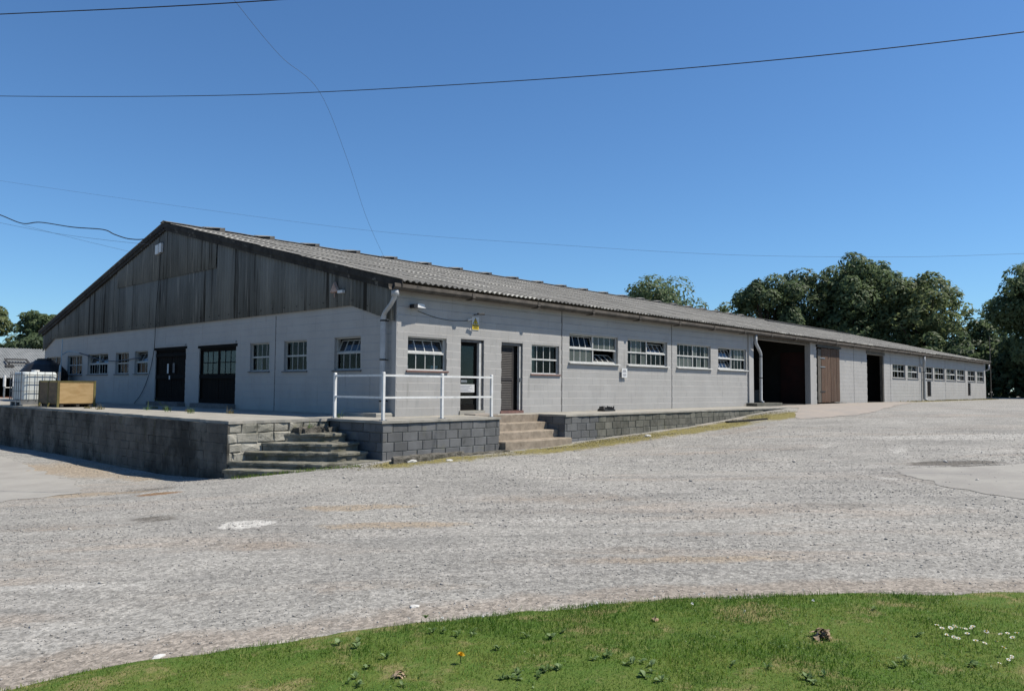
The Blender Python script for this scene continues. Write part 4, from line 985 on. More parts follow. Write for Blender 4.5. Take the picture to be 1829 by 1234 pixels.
mb = MB(); c = (x0+x1)/2; mb.hexa([(c-.01,-.031,2.735),(c+.01,-.031,2.735),(c+.01,-.028,2.735),(c-.01,-.028,2.735),(c-.014,-.031,2.835),(c+.014,-.031,2.835),(c+.014,-.028,2.835),(c-.014,-.028,2.835)]); mb.box(c-.011, c+.011, -.031, -.028, 2.705, 2.724); mb.build('mark', m_signblack, t)
mb = MB()
for z, l in ((2.675,.20),(2.645,.22),(2.615,.16),(2.585,.20)): mb.box(c-l/2, c+l/2, -.028, -.0252, z-.007, z+.007)
mb.build('print', m_signblack, t)
# small white notice board on stand-offs
t = thing('notice_sign', 'small white notice with grey print standing off the wall under the long windows', 'sign', (10.83,0,1.37))
mb = MB(); mb.box(10.66, 11.02, -.085, -.072, 1.21, 1.56); mb.build('plate', m_white, t)
mb = MB()
for px_, pz in ((10.72,1.5),(10.96,1.5),(10.72,1.26),(10.96,1.26)): mb.tube([(px_,-.072,pz),(px_,-.003,pz)], .012, 6)
mb.build('stand_offs', m_galv, t)
mb = MB()
for z, l, hh in ((1.475,.20,.022),(1.42,.26,.014),(1.34,.24,.009),(1.31,.22,.009),(1.28,.15,.009)):
    n = int(l/.035)
    for q in range(n): mb.box(10.84-l/2+q*l/n, 10.84-l/2+(q+.72)*l/n, -.0885, -.0855, z-hh, z+hh)
mb.build('print', m_ink, t)
# thin cable that sags between the lamp and the sign
mb = MB(); mb.tube([(.72+ (2.7-.72)*i/10, -.012, 2.93-.14*i/10-.10*math.sin(math.pi*i/10)) for i in range(11)], .007, 6); tag(mb.build('wall_cable', m_cable), 'thin cable sagging along the wall from the lamp to the yellow sign', 'cable')
# gable fittings
t = thing('alarm_box', 'triangular rust-stained alarm plate fixed on the gable cladding', 'alarm box', (-.1,2.75,3.7))
mb = MB(); mb.v += [(-.115,2.98,3.58),(-.115,2.54,3.58),(-.115,2.76,3.92),(-.19,2.95,3.60),(-.19,2.57,3.60),(-.19,2.76,3.87)]; mb.f += [(0,1,2),(5,4,3),(0,3,4,1),(1,4,5,2),(2,5,3,0)]; mb.m += [0]*5; mb.build('plate', m_aplate, t)
mb = MB(); mb.tube([(-.15,2.76,3.58),(-.15,2.76,3.44)], .02, 6); mb.build('bell', m_aplate, t)
t = thing('flood_lamp', 'small white flood lamp beside the triangular plate on the cladding', 'lamp', (-.1,2.4,3.6))
mb = MB(); mb.box(-.22, -.115, 2.28, 2.52, 3.54, 3.62); mb.build('housing', m_white, t)
mb = MB(); mb.tube([(-.11,2.55,3.58),(-.18,2.46,3.58)], .018, 6); mb.build('bracket', m_white, t)
t = thing('junction_box', 'white junction box near the gable peak where the overhead wires land', 'junction box', (-.15,15,6.4))
mb = MB(); mb.box(-.24, -.135, 15.02, 15.30, 6.12, 6.50); mb.box(-.225, -.135, 14.78, 15.0, 6.17, 6.54); mb.build('housing', m_white, t)
mb = MB(); mb.tube([(-.19,15.1,6.50),(-.19,14.9,6.95),(-.20,14.7,7.02)], .012, 6); mb.build('conduit', m_cable, t)
def curve_pts(P, n=8):
    P = [Vector(p) for p in P]; out = []
    for i in range(len(P)-1):
        a, b, c, d = P[max(i-1,0)], P[i], P[i+1], P[min(i+2,len(P)-1)]
        for k in range(n):
            t = k/n; out.append(.5*((2*b)+(c-a)*t+(2*a-5*b+4*c-d)*t*t+(3*b-a-3*c+d)*t**3))
    return out+[P[-1]]
def wire(name, P, r, m, label, cat='cable'):
    mb = MB(); mb.tube(curve_pts(P), r, 6); return tag(mb.build(name, m, smooth=True), label, cat)
wire('gable_cable', [(-.15,14.93,6.13),(-.15,15.06,5.07),(-.15,15.23,3.71),(-.06,15.5,2.35),(-.05,15.91,1.33),(-.05,16.57,.52),(-.06,17.34,.03)], .012, m_cable, 'black cable hanging down the gable from the white junction box')
wire('overhead_cable', [(-9.06,28.57,13.69),(-5.1,18.42,12.09),(-1.91,10.56,11.0),(.31,4.47,10.22),(2.81,-3.39,9.31),(4.53,-8.95,8.79),(6.08,-13.6,8.55),(7.78,-17.69,8.63)], .012, m_cable, 'black overhead cable that crosses the whole sky in a shallow sag')
wire('overhead_cable', [(-10.63,12.66,11.18),(-7.91,6.77,10.47),(-5.9,2.53,9.98),(-4.27,-.86,9.64),(-1.89,-5.66,9.27)], .013, m_cable, 'short stretch of thick overhead cable at the very top of the sky')
wire('service_wire', [(-5.59,1.19,11.46),(-3.8,2.23,10.89),(-1.58,3.69,10.56),(.31,4.47,10.22),(3.62,7.6,9.41),(6.63,10.36,8.06),(9.42,12.6,6.86)], .0055, m_wire, 'thin wire dropping steeply from the crossing cable to the roof')
wire('overhead_cable', [(-.02,78.86,22.34),(6.64,67.31,19.91),(16.73,50.59,16.63),(25.8,34.93,13.79),(33.19,21.04,11.99),(39.35,9.94,10.8),(44.59,-.21,10.2),(48.32,-7.26,10.14),(53.73,-17.64,10.16)], .008, m_wire, 'faint distant overhead cable passing behind the gable peak towards the trees')
wire('service_wire', [(-4.5,25.81,9.15),(-3.8,23.13,8.3),(-3.3,21.7,7.8),(-3.0,20.31,7.7),(-2.5,17.89,7.24),(-1.9,16.29,7.02),(-1.6,15.87,6.81),(-1.2,15.39,6.63),(-.7,15.01,6.68),(-.26,14.5,7.08)], .022, m_cable, 'thick slack black cable that droops in waves to the gable peak')
wire('service_wire', [(-4.5,25.71,8.56),(-3.8,23.08,7.94),(-2.5,19.93,7.25),(-1.2,17.26,6.79),(-.24,15.2,6.5)], .006, m_wire, 'hair-thin straight wire running to the white junction box')
wire('service_wire', [(-3.3,21.69,7.73),(-2.0,18.9,6.95),(-.26,17.71,6.50)], .005, m_wire, 'hair-thin wire meeting the sloping verge below the gable peak')

# dark ribbed object on the walkway
t = thing('boot_scraper', 'low black bristly boot scraper lying on the walkway by the grey wall', 'boot scraper', (9.1,-.45,0))
mb = MB(); mb.box(8.82, 9.46, -.62, -.30, .0, .06); mb.build('base', m_blackp, t)
mb = MB()
for i in range(9): mb.tube([(8.88+i*.066,-.58,.06),(8.88+i*.066+RND.uniform(-.01,.02),-.58,.15+RND.uniform(-.03,.03))], .024, 6); mb.tube([(8.88+i*.066,-.36,.06),(8.88+i*.066,-.36,.14+RND.uniform(-.03,.04))], .024, 6)
mb.hexa([(8.80,-.60,.06),(9.0,-.60,.06),(9.0,-.32,.06),(8.80,-.32,.06),(8.88,-.52,.17),(8.98,-.52,.18),(8.98,-.40,.18),(8.88,-.40,.17)])
mb.build('bristles', m_blackp, t)
# objects on the inner window sills
def jar(x, z, r, h, m, name, label, cat, kind='cyl'):
    mb = MB(); prof = [(0,.9),(.15,1),(.75,1),(.85,.7),(1,.7)]
    mb.tube([(x,.30,z+h*a) for a, b in prof], [r*b for a, b in prof], 10, m=0); o = mb.build(name, m, smooth=True); tag(o, label, cat); return o
mb = MB(); mb.box(.40, 1.81, .225, .46, 1.20, 1.262); mb.box(5.62, 7.01, .225, .46, 1.20, 1.262); mb.box(7.6, 10.5, .225, .4, 1.62, 1.70); mb.build('inner_sill', m_paint, B)
jar(.55, 1.265, .085, .20, m_white, 'pot', 'white pot standing inside the first window near the corner', 'pot')
mb = MB(); mb.hexa([(1.22,.26,1.264),(1.42,.26,1.264),(1.42,.38,1.264),(1.22,.38,1.264),(1.24,.27,1.34),(1.40,.27,1.33),(1.40,.37,1.34),(1.24,.37,1.33)]); tag(mb.build('sponge', m_dand), 'yellow sponge on the inner sill of the first window', 'sponge')
mb = MB(); mb.box(1.45, 1.72, .26, .40, 1.264, 1.40); mb.box(1.44, 1.73, .255, .405, 1.401, 1.425); tag(mb.build('box', m_hose), 'pale blue lidded box on the inner sill of the first window', 'box')
jar(5.74, 1.265, .09, .12, m_white, 'bowl', 'white bowl inside the second window, nearest the dark doors', 'bowl')
jar(6.16, 1.265, .08, .13, m_white, 'bowl', 'squat white bowl amid the sill of the second window', 'bowl')
jar(6.40, 1.265, .06, .10, m_white, 'cup', 'small white cup inside the second window behind its middle bar', 'cup')
# lamp and pallets in the open bay
mb = MB(); mb.tube([(25.0,1.5,3.36),(25.0,1.5,3.46),(25.0,1.5,3.56)], [.26,.2,.05], 12); tag(mb.build('bay_lamp', m_white), 'round white lamp shade hanging under the roof in the open bay', 'lamp')
def pallets(x, y, n, label, rz):
    t = thing('pallet_stack', label, 'pallets', (x, y, .02))
    for k in range(n):
        mb = MB(); z = .02+k*.15
        for q in range(6): mb.box(x-.55+q*.19, x-.42+q*.19, y-.5, y+.5, z+.12, z+.145)
        for q in (-.45, 0, .42): mb.box(x-.55, x+.53, y+q-.04, y+q+.05, z, z+.119)
        mb.build('pallet', m_greywood, t)
pallets(24.2, 2.6, 5, 'low stack of grey pallets inside the open bay beside the downpipe', 0)
pallets(28.3, 3.2, 5, 'low stack of grey pallets inside the open bay against the red partition', 0)
mb = MB(); mb.tube([(74.5,-.35,-.05),(74.45,-.35,3),(74.4,-.35,6.2)], [.05,.045,.03], 8); tag(mb.build('pole', m_greywood), 'thin grey pole standing at the far end of the building', 'pole')
# debris at the plank doors
mb = MB()
for i in range(7):
    x = 31.6+RND.uniform(0,1.6); y = -.45+RND.uniform(-.2,.1); a = RND.uniform(-.3,.3); l = RND.uniform(.2,.6); z = .03+i*.012
    mb.hexa([(x,y,z),(x+l,y+a*l,z),(x+l,y+.1+a*l,z),(x,y+.1,z),(x,y,z+.02),(x+l,y+a*l,z+.02),(x+l,y+.1+a*l,z+.02),(x,y+.1,z+.02)])
o = mb.build('scrap_wood', m_slab); tag(o, 'little heap of pale scrap boards at the foot of the plank door', 'scrap wood', kind='stuff')

# ------------------------------------------------------------------ on the gable platform
# caged milky liquid container on a pallet
x0, x1, y0, y1 = -4.40, -3.12, 16.75, 18.1; zb = -.004
t = thing('liquid_container', 'milky white caged liquid container behind the yellow crate', 'container', ((x0+x1)/2, (y0+y1)/2, 0))
mb = MB()
def rbox(mb, a, b, c, d, z0, z1, r):
    P = []
    for cx, cy, s in ((b-r,d-r,0),(a+r,d-r,1),(a+r,c+r,2),(b-r,c+r,3)):
        for k in range(4): an = math.pi/2*(s+k/3); P.append((cx+r*math.cos(an), cy+r*math.sin(an)))
    n = len(P); k0 = len(mb.v); cx, cy = (a+b)/2, (c+d)/2
    L = [(z0,.96),(z0+.04,1),(z1-.09,1),(z1-.03,.97),(z1,.90)]
    for z, s in L: mb.v += [(cx+(p[0]-cx)*s, cy+(p[1]-cy)*s, z) for p in P]
    for q in range(len(L)-1):
        for i in range(n): j = (i+1) % n; mb.f.append((k0+q*n+i, k0+q*n+j, k0+(q+1)*n+j, k0+(q+1)*n+i)); mb.m.append(0)
    mb.f.append(tuple(k0+(len(L)-1)*n+i for i in range(n))); mb.m.append(0); mb.f.append(tuple(k0+i for i in reversed(range(n)))); mb.m.append(0)
rbox(mb, x0+.05, x1-.05, y0+.05, y1-.05, .20, 1.28, .14); mb.build('bottle', m_tankpoly, t, smooth=False)
mb = MB(); mb.tube([((x0+x1)/2,(y0+y1)/2,1.295),((x0+x1)/2,(y0+y1)/2,1.36)], .14, 12); mb.build('lid', m_white, t)
mb = MB(); s = .008
for z in (.22,.55,.88,1.18):
    mb.box(x0,x1,y0-s,y0+s,z-s,z+s); mb.box(x0,x1,y1-s,y1+s,z-s,z+s); mb.box(x0-s,x0+s,y0+s,y1-s,z-s,z+s); mb.box(x1-s,x1+s,y0+s,y1-s,z-s,z+s)
for k in range(6):
    u = x0+(x1-x0)*k/5; mb.box(u-s,u+s,y0-.03,y0-.013,.2,1.29); mb.box(u-s,u+s,y1+.013,y1+.03,.2,1.29)
    u = y0+(y1-y0)*k/5; mb.box(x0-.03,x0-.013,u-s,u+s,.2,1.29); mb.box(x1+.013,x1+.03,u-s,u+s,.2,1.29)
mb.build('cage', m_cage, t)
mb = MB()
for q in (0,.44,.9): mb.box(x0, x1, y0+(y1-y0-.14)*q/.9, y0+(y1-y0-.14)*q/.9+.14, zb, .13)
mb.box(x0, x1, y0, y1, .131, .19); mb.build('pallet', m_galv, t)
mb = MB(); mb.box(x0-.02, x1-.4, y0-.32, y0-.06, zb, .05); tag(mb.build('board', m_slab), 'flat pale board lying on the platform before the caged container', 'board')
# plywood crate
x0, x1, y0, y1 = -4.08, -2.84, 13.75, 15.8
t = thing('plywood_crate', 'open plywood crate with one sunlit yellow face on the platform', 'crate', ((x0+x1)/2, (y0+y1)/2, 0))
mb = MB(); mb.box(x0+.07, x1-.07, y0, y0+.02, .14, .90); mb.build('panel', m_ply, t)
mb = MB(); mb.box(x0+.07, x1-.07, y1-.02, y1, .14, .90); mb.build('panel', m_ply, t)
for xx in (x0, x1-.02):
    for a, b in ((y0+.07,(y0+y1)/2-.05),((y0+y1)/2+.05,y1-.07)): mb = MB(); mb.box(xx, xx+.02, a, b, .14, .90); mb.build('panel', m_plyside, t)
for a in (x0-.012, x1-.06):
    for b in (y0-.012, (y0+y1)/2-.04, y1-.06):
        mb = MB(); mb.box(a, a+.072, b, b+.072, .0, .925); mb.build('corner_post', m_olive, t)
mb = MB(); mb.box(x0+.062,x1-.062,y0-.014,y0+.04,.895,.935); mb.box(x0+.062,x1-.062,y1-.04,y1+.014,.895,.935); mb.box(x0-.014,x0+.04,y0-.014,y1+.014,.926,.95); mb.box(x1-.04,x1+.014,y0-.014,y1+.014,.926,.95); mb.build('rim', m_olive, t)
mb = MB(); mb.box(x0+.07,x1-.07,y0+.02,y1-.02,.10,.14); mb.build('base', m_plyside, t)
mb = MB()
for a in (x0+.1, (x0+x1)/2, x1-.2): mb.box(a, a+.1, y0, y1, .0, .099)
mb.build('skids', m_barge, t)
mb = MB(); mb.hexa([(-2.80,13.65,0),(-2.54,13.65,0),(-2.50,13.9,0),(-2.82,13.9,0),(-2.76,13.69,.12),(-2.58,13.69,.10),(-2.56,13.85,.11),(-2.78,13.85,.13)]); tag(mb.build('concrete_lump', m_slab), 'pale lump of concrete against the foot of the plywood crate', 'stone')
# black tank behind
t = thing('black_tank', 'black plastic tank with sloping shoulders behind the caged container', 'tank', (-1.45,25.2,0))
mb = MB(); mb.tube([(-1.2,25.3,z) for z in (0,.1,1.25,1.42,1.75,1.92,1.98)], [.98,1.03,1.03,1.0,.72,.42,.38], 28); mb.build('body', m_blackp, t, smooth=False)
mb = MB(); mb.tube([(-1.2,25.3,1.981),(-1.2,25.3,2.05)], .30, 16); mb.build('lid', m_blackp, t)
mb = MB()
for z in (.35,.65,.95): mb.tube([(-1.2,25.3,z),(-1.2,25.3,z+.06)], 1.055, 28)
mb.build('ribs', m_blackp, t)
t = thing('standpipe', 'thin pale blue standpipe rising behind the caged container', 'pipe', (-.86,24,0))
mb = MB(); mb.tube([(-.90,24,-.02),(-.87,24,1.3),(-.83,24,2.98)], [.03,.026,.018], 8); mb.build('pole', m_hose, t)
mb = MB(); mb.tube([(-.95,24.02,0.0),(-.93,24.02,1.0),(-.90,24.0,1.72)], .03, 8); mb.build('sleeve', m_hose, t)
HP = curve_pts([(-.83,24,2.22),(-.57,24,2.38),(-.33,23.6,2.35),(.0,23.0,2.16),(-.02,21.5,1.97),(-.02,20.0,1.87),(-.03,18.5,1.89),(-.03,17.5,1.94),(.06,17.2,1.93)])
t = thing('hose', 'hose arching from the standpipe and sagging along the gable windows', 'hose', (-.8,24,2.2))
mb = MB(); mb.tube(HP[:19], .024, 8); mb.build('pale_length', m_hose, t, smooth=True)
mb = MB(); mb.tube(HP[18:], .020, 8); mb.build('dark_length', m_dhose, t, smooth=True)

# ------------------------------------------------------------------ open-fronted barn behind, with its roof hatch
t = thing('open_barn', 'open-fronted barn with a pale corrugated roof beyond the caged container', 'barn', (3,56,-1.5))
bx0, bx1 = -16.0, 13.0; gy0 = -1.55
def barn_z(y): return 1.33+(3.9-1.33)*(y-53)/7
n = int((bx1-bx0)/.2*4)
mb = MB(); xs = np.linspace(bx0, bx1, n+1)
mb.v += [(x, 52.9, barn_z(52.9)+.035*math.cos(math.pi*i/2)) for i, x in enumerate(xs)]+[(x, 60, 3.9+.035*math.cos(math.pi*i/2)) for i, x in enumerate(xs)]+[(x, 67, 1.33+.035*math.cos(math.pi*i/2)) for i, x in enumerate(xs)]
for i in range(n):
    mb.f.append((i,i+1,n+2+i,n+1+i)); mb.m.append(0); mb.f.append((n+1+i,n+2+i,2*n+3+i,2*n+2+i)); mb.m.append(0)
mb.build('roof', m_rooftin, t, fixn=False)
mb = MB(); mb.box(bx0, bx1, 66.6, 66.8, gy0-.4, 1.3); mb.build('wall', m_dark, t)
for x in (bx0, bx1-.2):
    mb = MB(); mb.poly([(x,53.2,gy0-.4),(x,66.6,gy0-.4),(x,66.6,1.3),(x,60,3.8),(x,53.2,1.25)]); mb.build('wall', m_dark, t)
mb = MB(); mb.box(bx0, bx1-.3, 53.3, 53.5, gy0-.4, -.2); mb.build('low_wall', m_brickred, t)
for i in range(7):
    mb = MB(); x = bx0+.6+i*4.6; mb.box(x, x+.16, 53.51, 53.67, gy0-.4, 1.3); mb.build('post', m_greywood, t)
mb = MB(); y0, y1 = 55.6, 56.5; xa, xb = 5.0, 6.45
for x in (xa, xb-.1): mb.box(x, x+.1, y0, y0+.1, barn_z(y0)-.05, barn_z(y0)+.22)
for (a, b, c, e) in ((xa-.1,xb+.1,y0-.06,y0+.08),(xa-.1,xb+.1,y1-.08,y1+.06),(xa-.1,xa+.04,y0+.08,y1-.08),(xb-.04,xb+.1,y0+.08,y1-.08)):
    mb.hexa([(a,c,barn_z(c)+.2),(b,c,barn_z(c)+.2),(b,e,barn_z(e)+.2),(a,e,barn_z(e)+.2),(a,c,barn_z(c)+.27),(b,c,barn_z(c)+.27),(b,e,barn_z(e)+.27),(a,e,barn_z(e)+.27)])
mb.hexa([(xa-.3,y0-.5,barn_z(y0-.5)+.05),(xa+.3,y0-.5,barn_z(y0-.5)+.05),(xa+.3,y0-.1,barn_z(y0-.1)+.05),(xa-.3,y0-.1,barn_z(y0-.1)+.05),(xa-.3,y0-.5,barn_z(y0-.5)+.12),(xa+.3,y0-.5,barn_z(y0-.5)+.16),(xa+.3,y0-.1,barn_z(y0-.1)+.16),(xa-.3,y0-.1,barn_z(y0-.1)+.12)])
mb.build('roof_hatch', m_iron, t)
for i, x in enumerate((-.13, .33)):
    zg = float(GH(x, 36.0)) if x > 0 else -.004
    mb = MB(); mb.tube([(x,36,zg-.02),(x,36,.66)], .05, 8); p = mb.build('gate_post', m_galv); tag(p, ('slim white-topped post before the open barn, the one farther from the container', 'slim white-topped post before the open barn, standing next to the container')[i], 'post', 'white-topped posts')
    mb = MB(); mb.tube([(x,36,.661),(x,36,1.33)], .075, 8); mb.build('sleeve', m_rail, p)
mb = MB(); mb.tube([(-.1,36,.60),(.30,36,.60)], .02, 6); tag(mb.build('chain_bar', m_galv), 'thin grey bar joining the two white-topped posts', 'bar')

# ------------------------------------------------------------------ trees
def crown(cx, cy, z0, z1, hw, n, seed, size, lobes=26, flat=.85, loose=.0):
    n = int(n*1.3); lobes = int(lobes*1.5); r = np.random.default_rng(seed); H = (z1-z0)/2; zc = (z0+z1)/2
    th = r.uniform(0, 2*np.pi, lobes); cu = r.uniform(-.9, 1, lobes); rr = np.sqrt(1-np.clip(cu,-.95,.95)**2)**.7*r.uniform(.25, .82, lobes)
    L = np.stack([cx+hw*rr*np.cos(th), cy+hw*rr*np.sin(th), zc+H*.80*cu], 1); R = hw*r.uniform(.16, .40, lobes)*(1-.30*np.abs(cu))
    w = R**2; li = r.choice(lobes, n, p=w/w.sum())
    d = r.normal(size=(n,3)); d /= np.linalg.norm(d, axis=1)[:,None]
    rad_ = R[li]*(.78+.30*r.random(n) + loose*r.random(n)); P = L[li]+d*rad_[:,None]*np.array([1,1,flat])
    # ragged gaps: drop leaves by a coarse noise
    keep = (.7*vnoise(P[:,0]*.55+P[:,2]*.35, P[:,1]*.55-P[:,2]*.4, seed)+.7*vnoise(P[:,0]*1.5-P[:,2]*.9, P[:,1]*1.5+P[:,2]*1.1, seed+1)) > -.50
    P, d, li = P[keep], d[keep], li[keep]; n = len(P)
    nm = d*1.25+r.normal(size=(n,3))*.55+np.array([0,0,.55]); nm /= np.linalg.norm(nm, axis=1)[:,None]
    a = np.cross(nm, r.normal(size=(n,3))); a /= np.linalg.norm(a, axis=1)[:,None]; b = np.cross(nm, a)
    s = size*.74*r.uniform(.5, 1.4, n)[:,None]
    V = np.stack([P-a*s*.9, P-b*s*.42+nm*s*.12, P+a*s*.9, P+b*s*.42+nm*s*.12], 1).reshape(-1, 3)
    tint = np.clip(.44+.11*r.normal(size=n)+.11*r.normal(size=lobes)[li], 0, 1)
    return V, np.arange(len(V)).reshape(-1, 4), tint, L, R
def tree(label, x, y, ztop, hw, seed, m, n=11000, size=.42, trunk_h=None, name='broadleaf_tree', group='trees behind the building', loose=0., zlow=None, lobes=28):
    zg = float(GH(x, y)); z0 = zg+(ztop-zg)*.16 if zlow is None else zlow
    V, F, ti, L, R = crown(x, y, z0, ztop, hw, n, seed, size, lobes, loose=loose)
    t = thing(name, label, 'tree', (x, y, zg), group)
    r = random.Random(seed); mb = MB(); hh = ztop-zg
    mb.tube(curve_pts([(x,y,zg-.2),(x+r.uniform(-.2,.2),y,zg+hh*.25),(x+r.uniform(-.5,.5),y+r.uniform(-.3,.3),zg+hh*.5),(x+r.uniform(-.6,.6),y,zg+hh*.8)], 3), [hw*.075*(1-.85*i/9) for i in range(10)], 8)
    mb.build('trunk', m_bark, t, smooth=True)
    lb = MB()
    for k in range(0, len(L), 2):
        zs = zg+hh*r.uniform(.18,.5); q = L[k]
        lb.tube([(x,y,zs),((x+q[0])/2+r.uniform(-.3,.3),(y+q[1])/2,(zs+q[2])/2+r.uniform(0,.5)),tuple(q)], [hw*.03,hw*.018,hw*.006], 5)
    o = lb.build('limbs', m_bark, t)
    o = ob('crown', fastmesh('crown', V, F, m, ti), t, (0,0,0)); return t
tree('airy round tree rising alone above the middle of the roof ridge', 84.3, 43.2, 17.6, 8.2, 1, m_leaf, 11000, .40, loose=.18)
tree('little loose tree peeping over the ridge beside the dark tree mass', 96, 39.3, 15.0, 3.0, 2, m_leaf3, 2600, .38, loose=.3)
tree('dense dark tree starting the mass behind the roof, nearest the lone airy tree', 87.4, 28.2, 16.8, 6.0, 3, m_leaf2, 12000)
tree('dark pointed tree squeezed in beside the tallest domed tree', 92.6, 25.4, 18.2, 5.4, 4, m_leaf2, 10000)
tree('olive-tinged tree tucked behind the tallest tree of the group', 97.0, 21.8, 18.2, 6.2, 14, m_leaf3, 12000)
tree('tallest tree of the group, with a broad domed crown', 95.3, 17.8, 19.7, 7.4, 5, m_leaf, 17000, lobes=40)
tree('wide spreading tree whose crown slopes down beside the open sky gap', 96, 11.1, 16.2, 6.8, 6, m_leaf3, 15000, lobes=36)
tree('low dark rounded tree filling the gap under the open sky', 98.1, 4.6, 10.3, 4.4, 7, m_leaf2, 7500, zlow=.4)
tree('low dark tree at the far building end beside the thin pole', 90.3, 7.0, 8.0, 4.6, 8, m_leaf2, 8000, zlow=.3)
tree('tall tree with hanging crown cut off by the picture edge past the building', 86.2, -3.2, 15.6, 6.0, 9, m_leaf, 19000, .36, lobes=40)
tree('dark bushy tree below the tall edge tree, past the building end', 90.5, 1.2, 7.4, 4.2, 10, m_leaf2, 8500, zlow=.2)
tree('dark spreading tree with low boughs beyond the far gable', 99, -6, 9, 5.5, 16, m_leaf2, 8000, zlow=.2)
tree('pale green tree over the open barn, cut by the picture edge', 14.6, 100.9, 11.4, 4.2, 11, m_leaf3, 7000, .40, group='trees behind the open barn')
tree('dark rounded tree over the middle of the open barn roof', 18.2, 95.6, 10.9, 3.6, 12, m_leaf, 8000, .40, group='trees behind the open barn')
tree('low bushy tree half hidden by the gable verge behind the open barn', 23.2, 97, 9.0, 4.0, 13, m_leaf, 7000, .40, group='trees behind the open barn')
tree('dark low tree filling the space right above the open barn roof ridge', 16.2, 88, 7.2, 3.6, 15, m_leaf2, 7500, .38, zlow=-1., group='trees behind the open barn')
# dark hedge mass under the trees past the building
def hedge(label, pts, h, w, n, seed, m):
    r = np.random.default_rng(seed); P = np.array(pts); seg = r.integers(0, len(P)-1, n); u = r.random(n)[:,None]
    c = P[seg]*(1-u)+P[seg+1]*u; z = r.random(n); prof = np.sqrt(np.clip(1-(z*1.0)**3, 0, 1)); hh = h*(1+.18*vnoise(c[:,0]*.5, c[:,1]*.5, seed))
    off = r.normal(size=(n,2))*w*.5*prof[:,None]; p = np.concatenate([c+off, (G(c[:,0], c[:,1])+z*hh)[:,None]], 1)
    nm = r.normal(size=(n,3)); nm /= np.linalg.norm(nm, axis=1)[:,None]; a = np.cross(nm, r.normal(size=(n,3))); a /= np.linalg.norm(a, axis=1)[:,None]; b = np.cross(nm, a); s = .42*r.uniform(.6,1.3,n)[:,None]
    V = np.stack([p-a*s, p-b*s*.6, p+a*s, p+b*s*.6], 1).reshape(-1,3)
    tag(ob('hedge', fastmesh('hedge', V, np.arange(len(V)).reshape(-1,4), m, np.clip(.35+.15*r.normal(size=n),0,1))), label, 'hedge', kind='stuff')
hedge('dark continuous undergrowth beneath the trees past the building end', [(92,36),(93,22),(91,10),(90,0),(92,-8),(97,-18),(100,-30)], 4.2, 2.2, 11000, 3, m_leaf2)
hedge('dark undergrowth behind the open barn', [(0,92),(10,90),(20,88),(32,86)], 3.6, 2.0, 5000, 4, m_leaf2)

# ------------------------------------------------------------------ gravel
CX, CY = -13.2323, -16.3202
def scatter(n, rmin, rmax, a0, a1, p, seed):
    r = np.random.default_rng(seed); u = r.random(n); R = (rmin**p+u*(rmax**p-rmin**p))**(1/p); A = _yaw+np.radians(r.uniform(a0, a1, n))
    return CX+R*np.sin(A), CY+R*np.cos(A), R, r
x, y, R_, r = scatter(72000, 5.0, 30, -38, 38, 1.15, 21)
ed = edge_dist(x, y)
k = (ed < -.03-.25*r.random(len(x))) & ~((y > -2.1) & (x > -2.0)) & ~((x > -4.75) & (y > -1.9)) & ~((x < -5.6) & (y > 1.2))
dens = .62+.5*vnoise((x*RTX+y*RTY)*.35, (-x*RTY+y*RTX)*1.0, 31)+.3*vnoise(x*1.3, y*1.3, 33); k &= r.random(len(x)) < dens
x, y, R_ = x[k], y[k], R_[k]; n = len(x)
s = .0065*np.exp(r.normal(size=n)*.36)*np.clip(R_/9, .85, 1.35); s = np.minimum(s, .022)
big = r.random(n) < .006; s[big] *= 1.8
base = np.array([(1,0,0),(0,1,0),(-1,0,0),(0,-1,0),(0,0,1),(0,0,-1)], float)
tri = np.array([(0,1,4),(1,2,4),(2,3,4),(3,0,4),(1,0,5),(2,1,5),(3,2,5),(0,3,5)])
an = r.uniform(0, 6.28, n); ca, sa = np.cos(an), np.sin(an)
V = base[None]*(1+r.normal(size=(n,6,3))*.22); V[:,:,0] *= 1.35; V[:,:,2] *= .62; V = V + r.normal(size=(n,6,3))*.18
V = V*s[:,None,None]
Vx = V[:,:,0]*ca[:,None]-V[:,:,1]*sa[:,None]; Vy = V[:,:,0]*sa[:,None]+V[:,:,1]*ca[:,None]
V = np.stack([Vx+x[:,None], Vy+y[:,None], V[:,:,2]+(GH(x, y)+s*.25)[:,None]], 2).reshape(-1,3)
F = (tri[None]+(np.arange(n)*6)[:,None,None]).reshape(-1,3)
ti = np.repeat(np.clip(.50+.12*r.normal(size=n)+big*.25-(r.random(n) < .05)*.3, 0, 1), 8)
tag(ob('gravel', fastmesh('gravel', V, F, m_stone, ti)), 'loose grey stones strewn over the yard', 'gravel', kind='stuff')

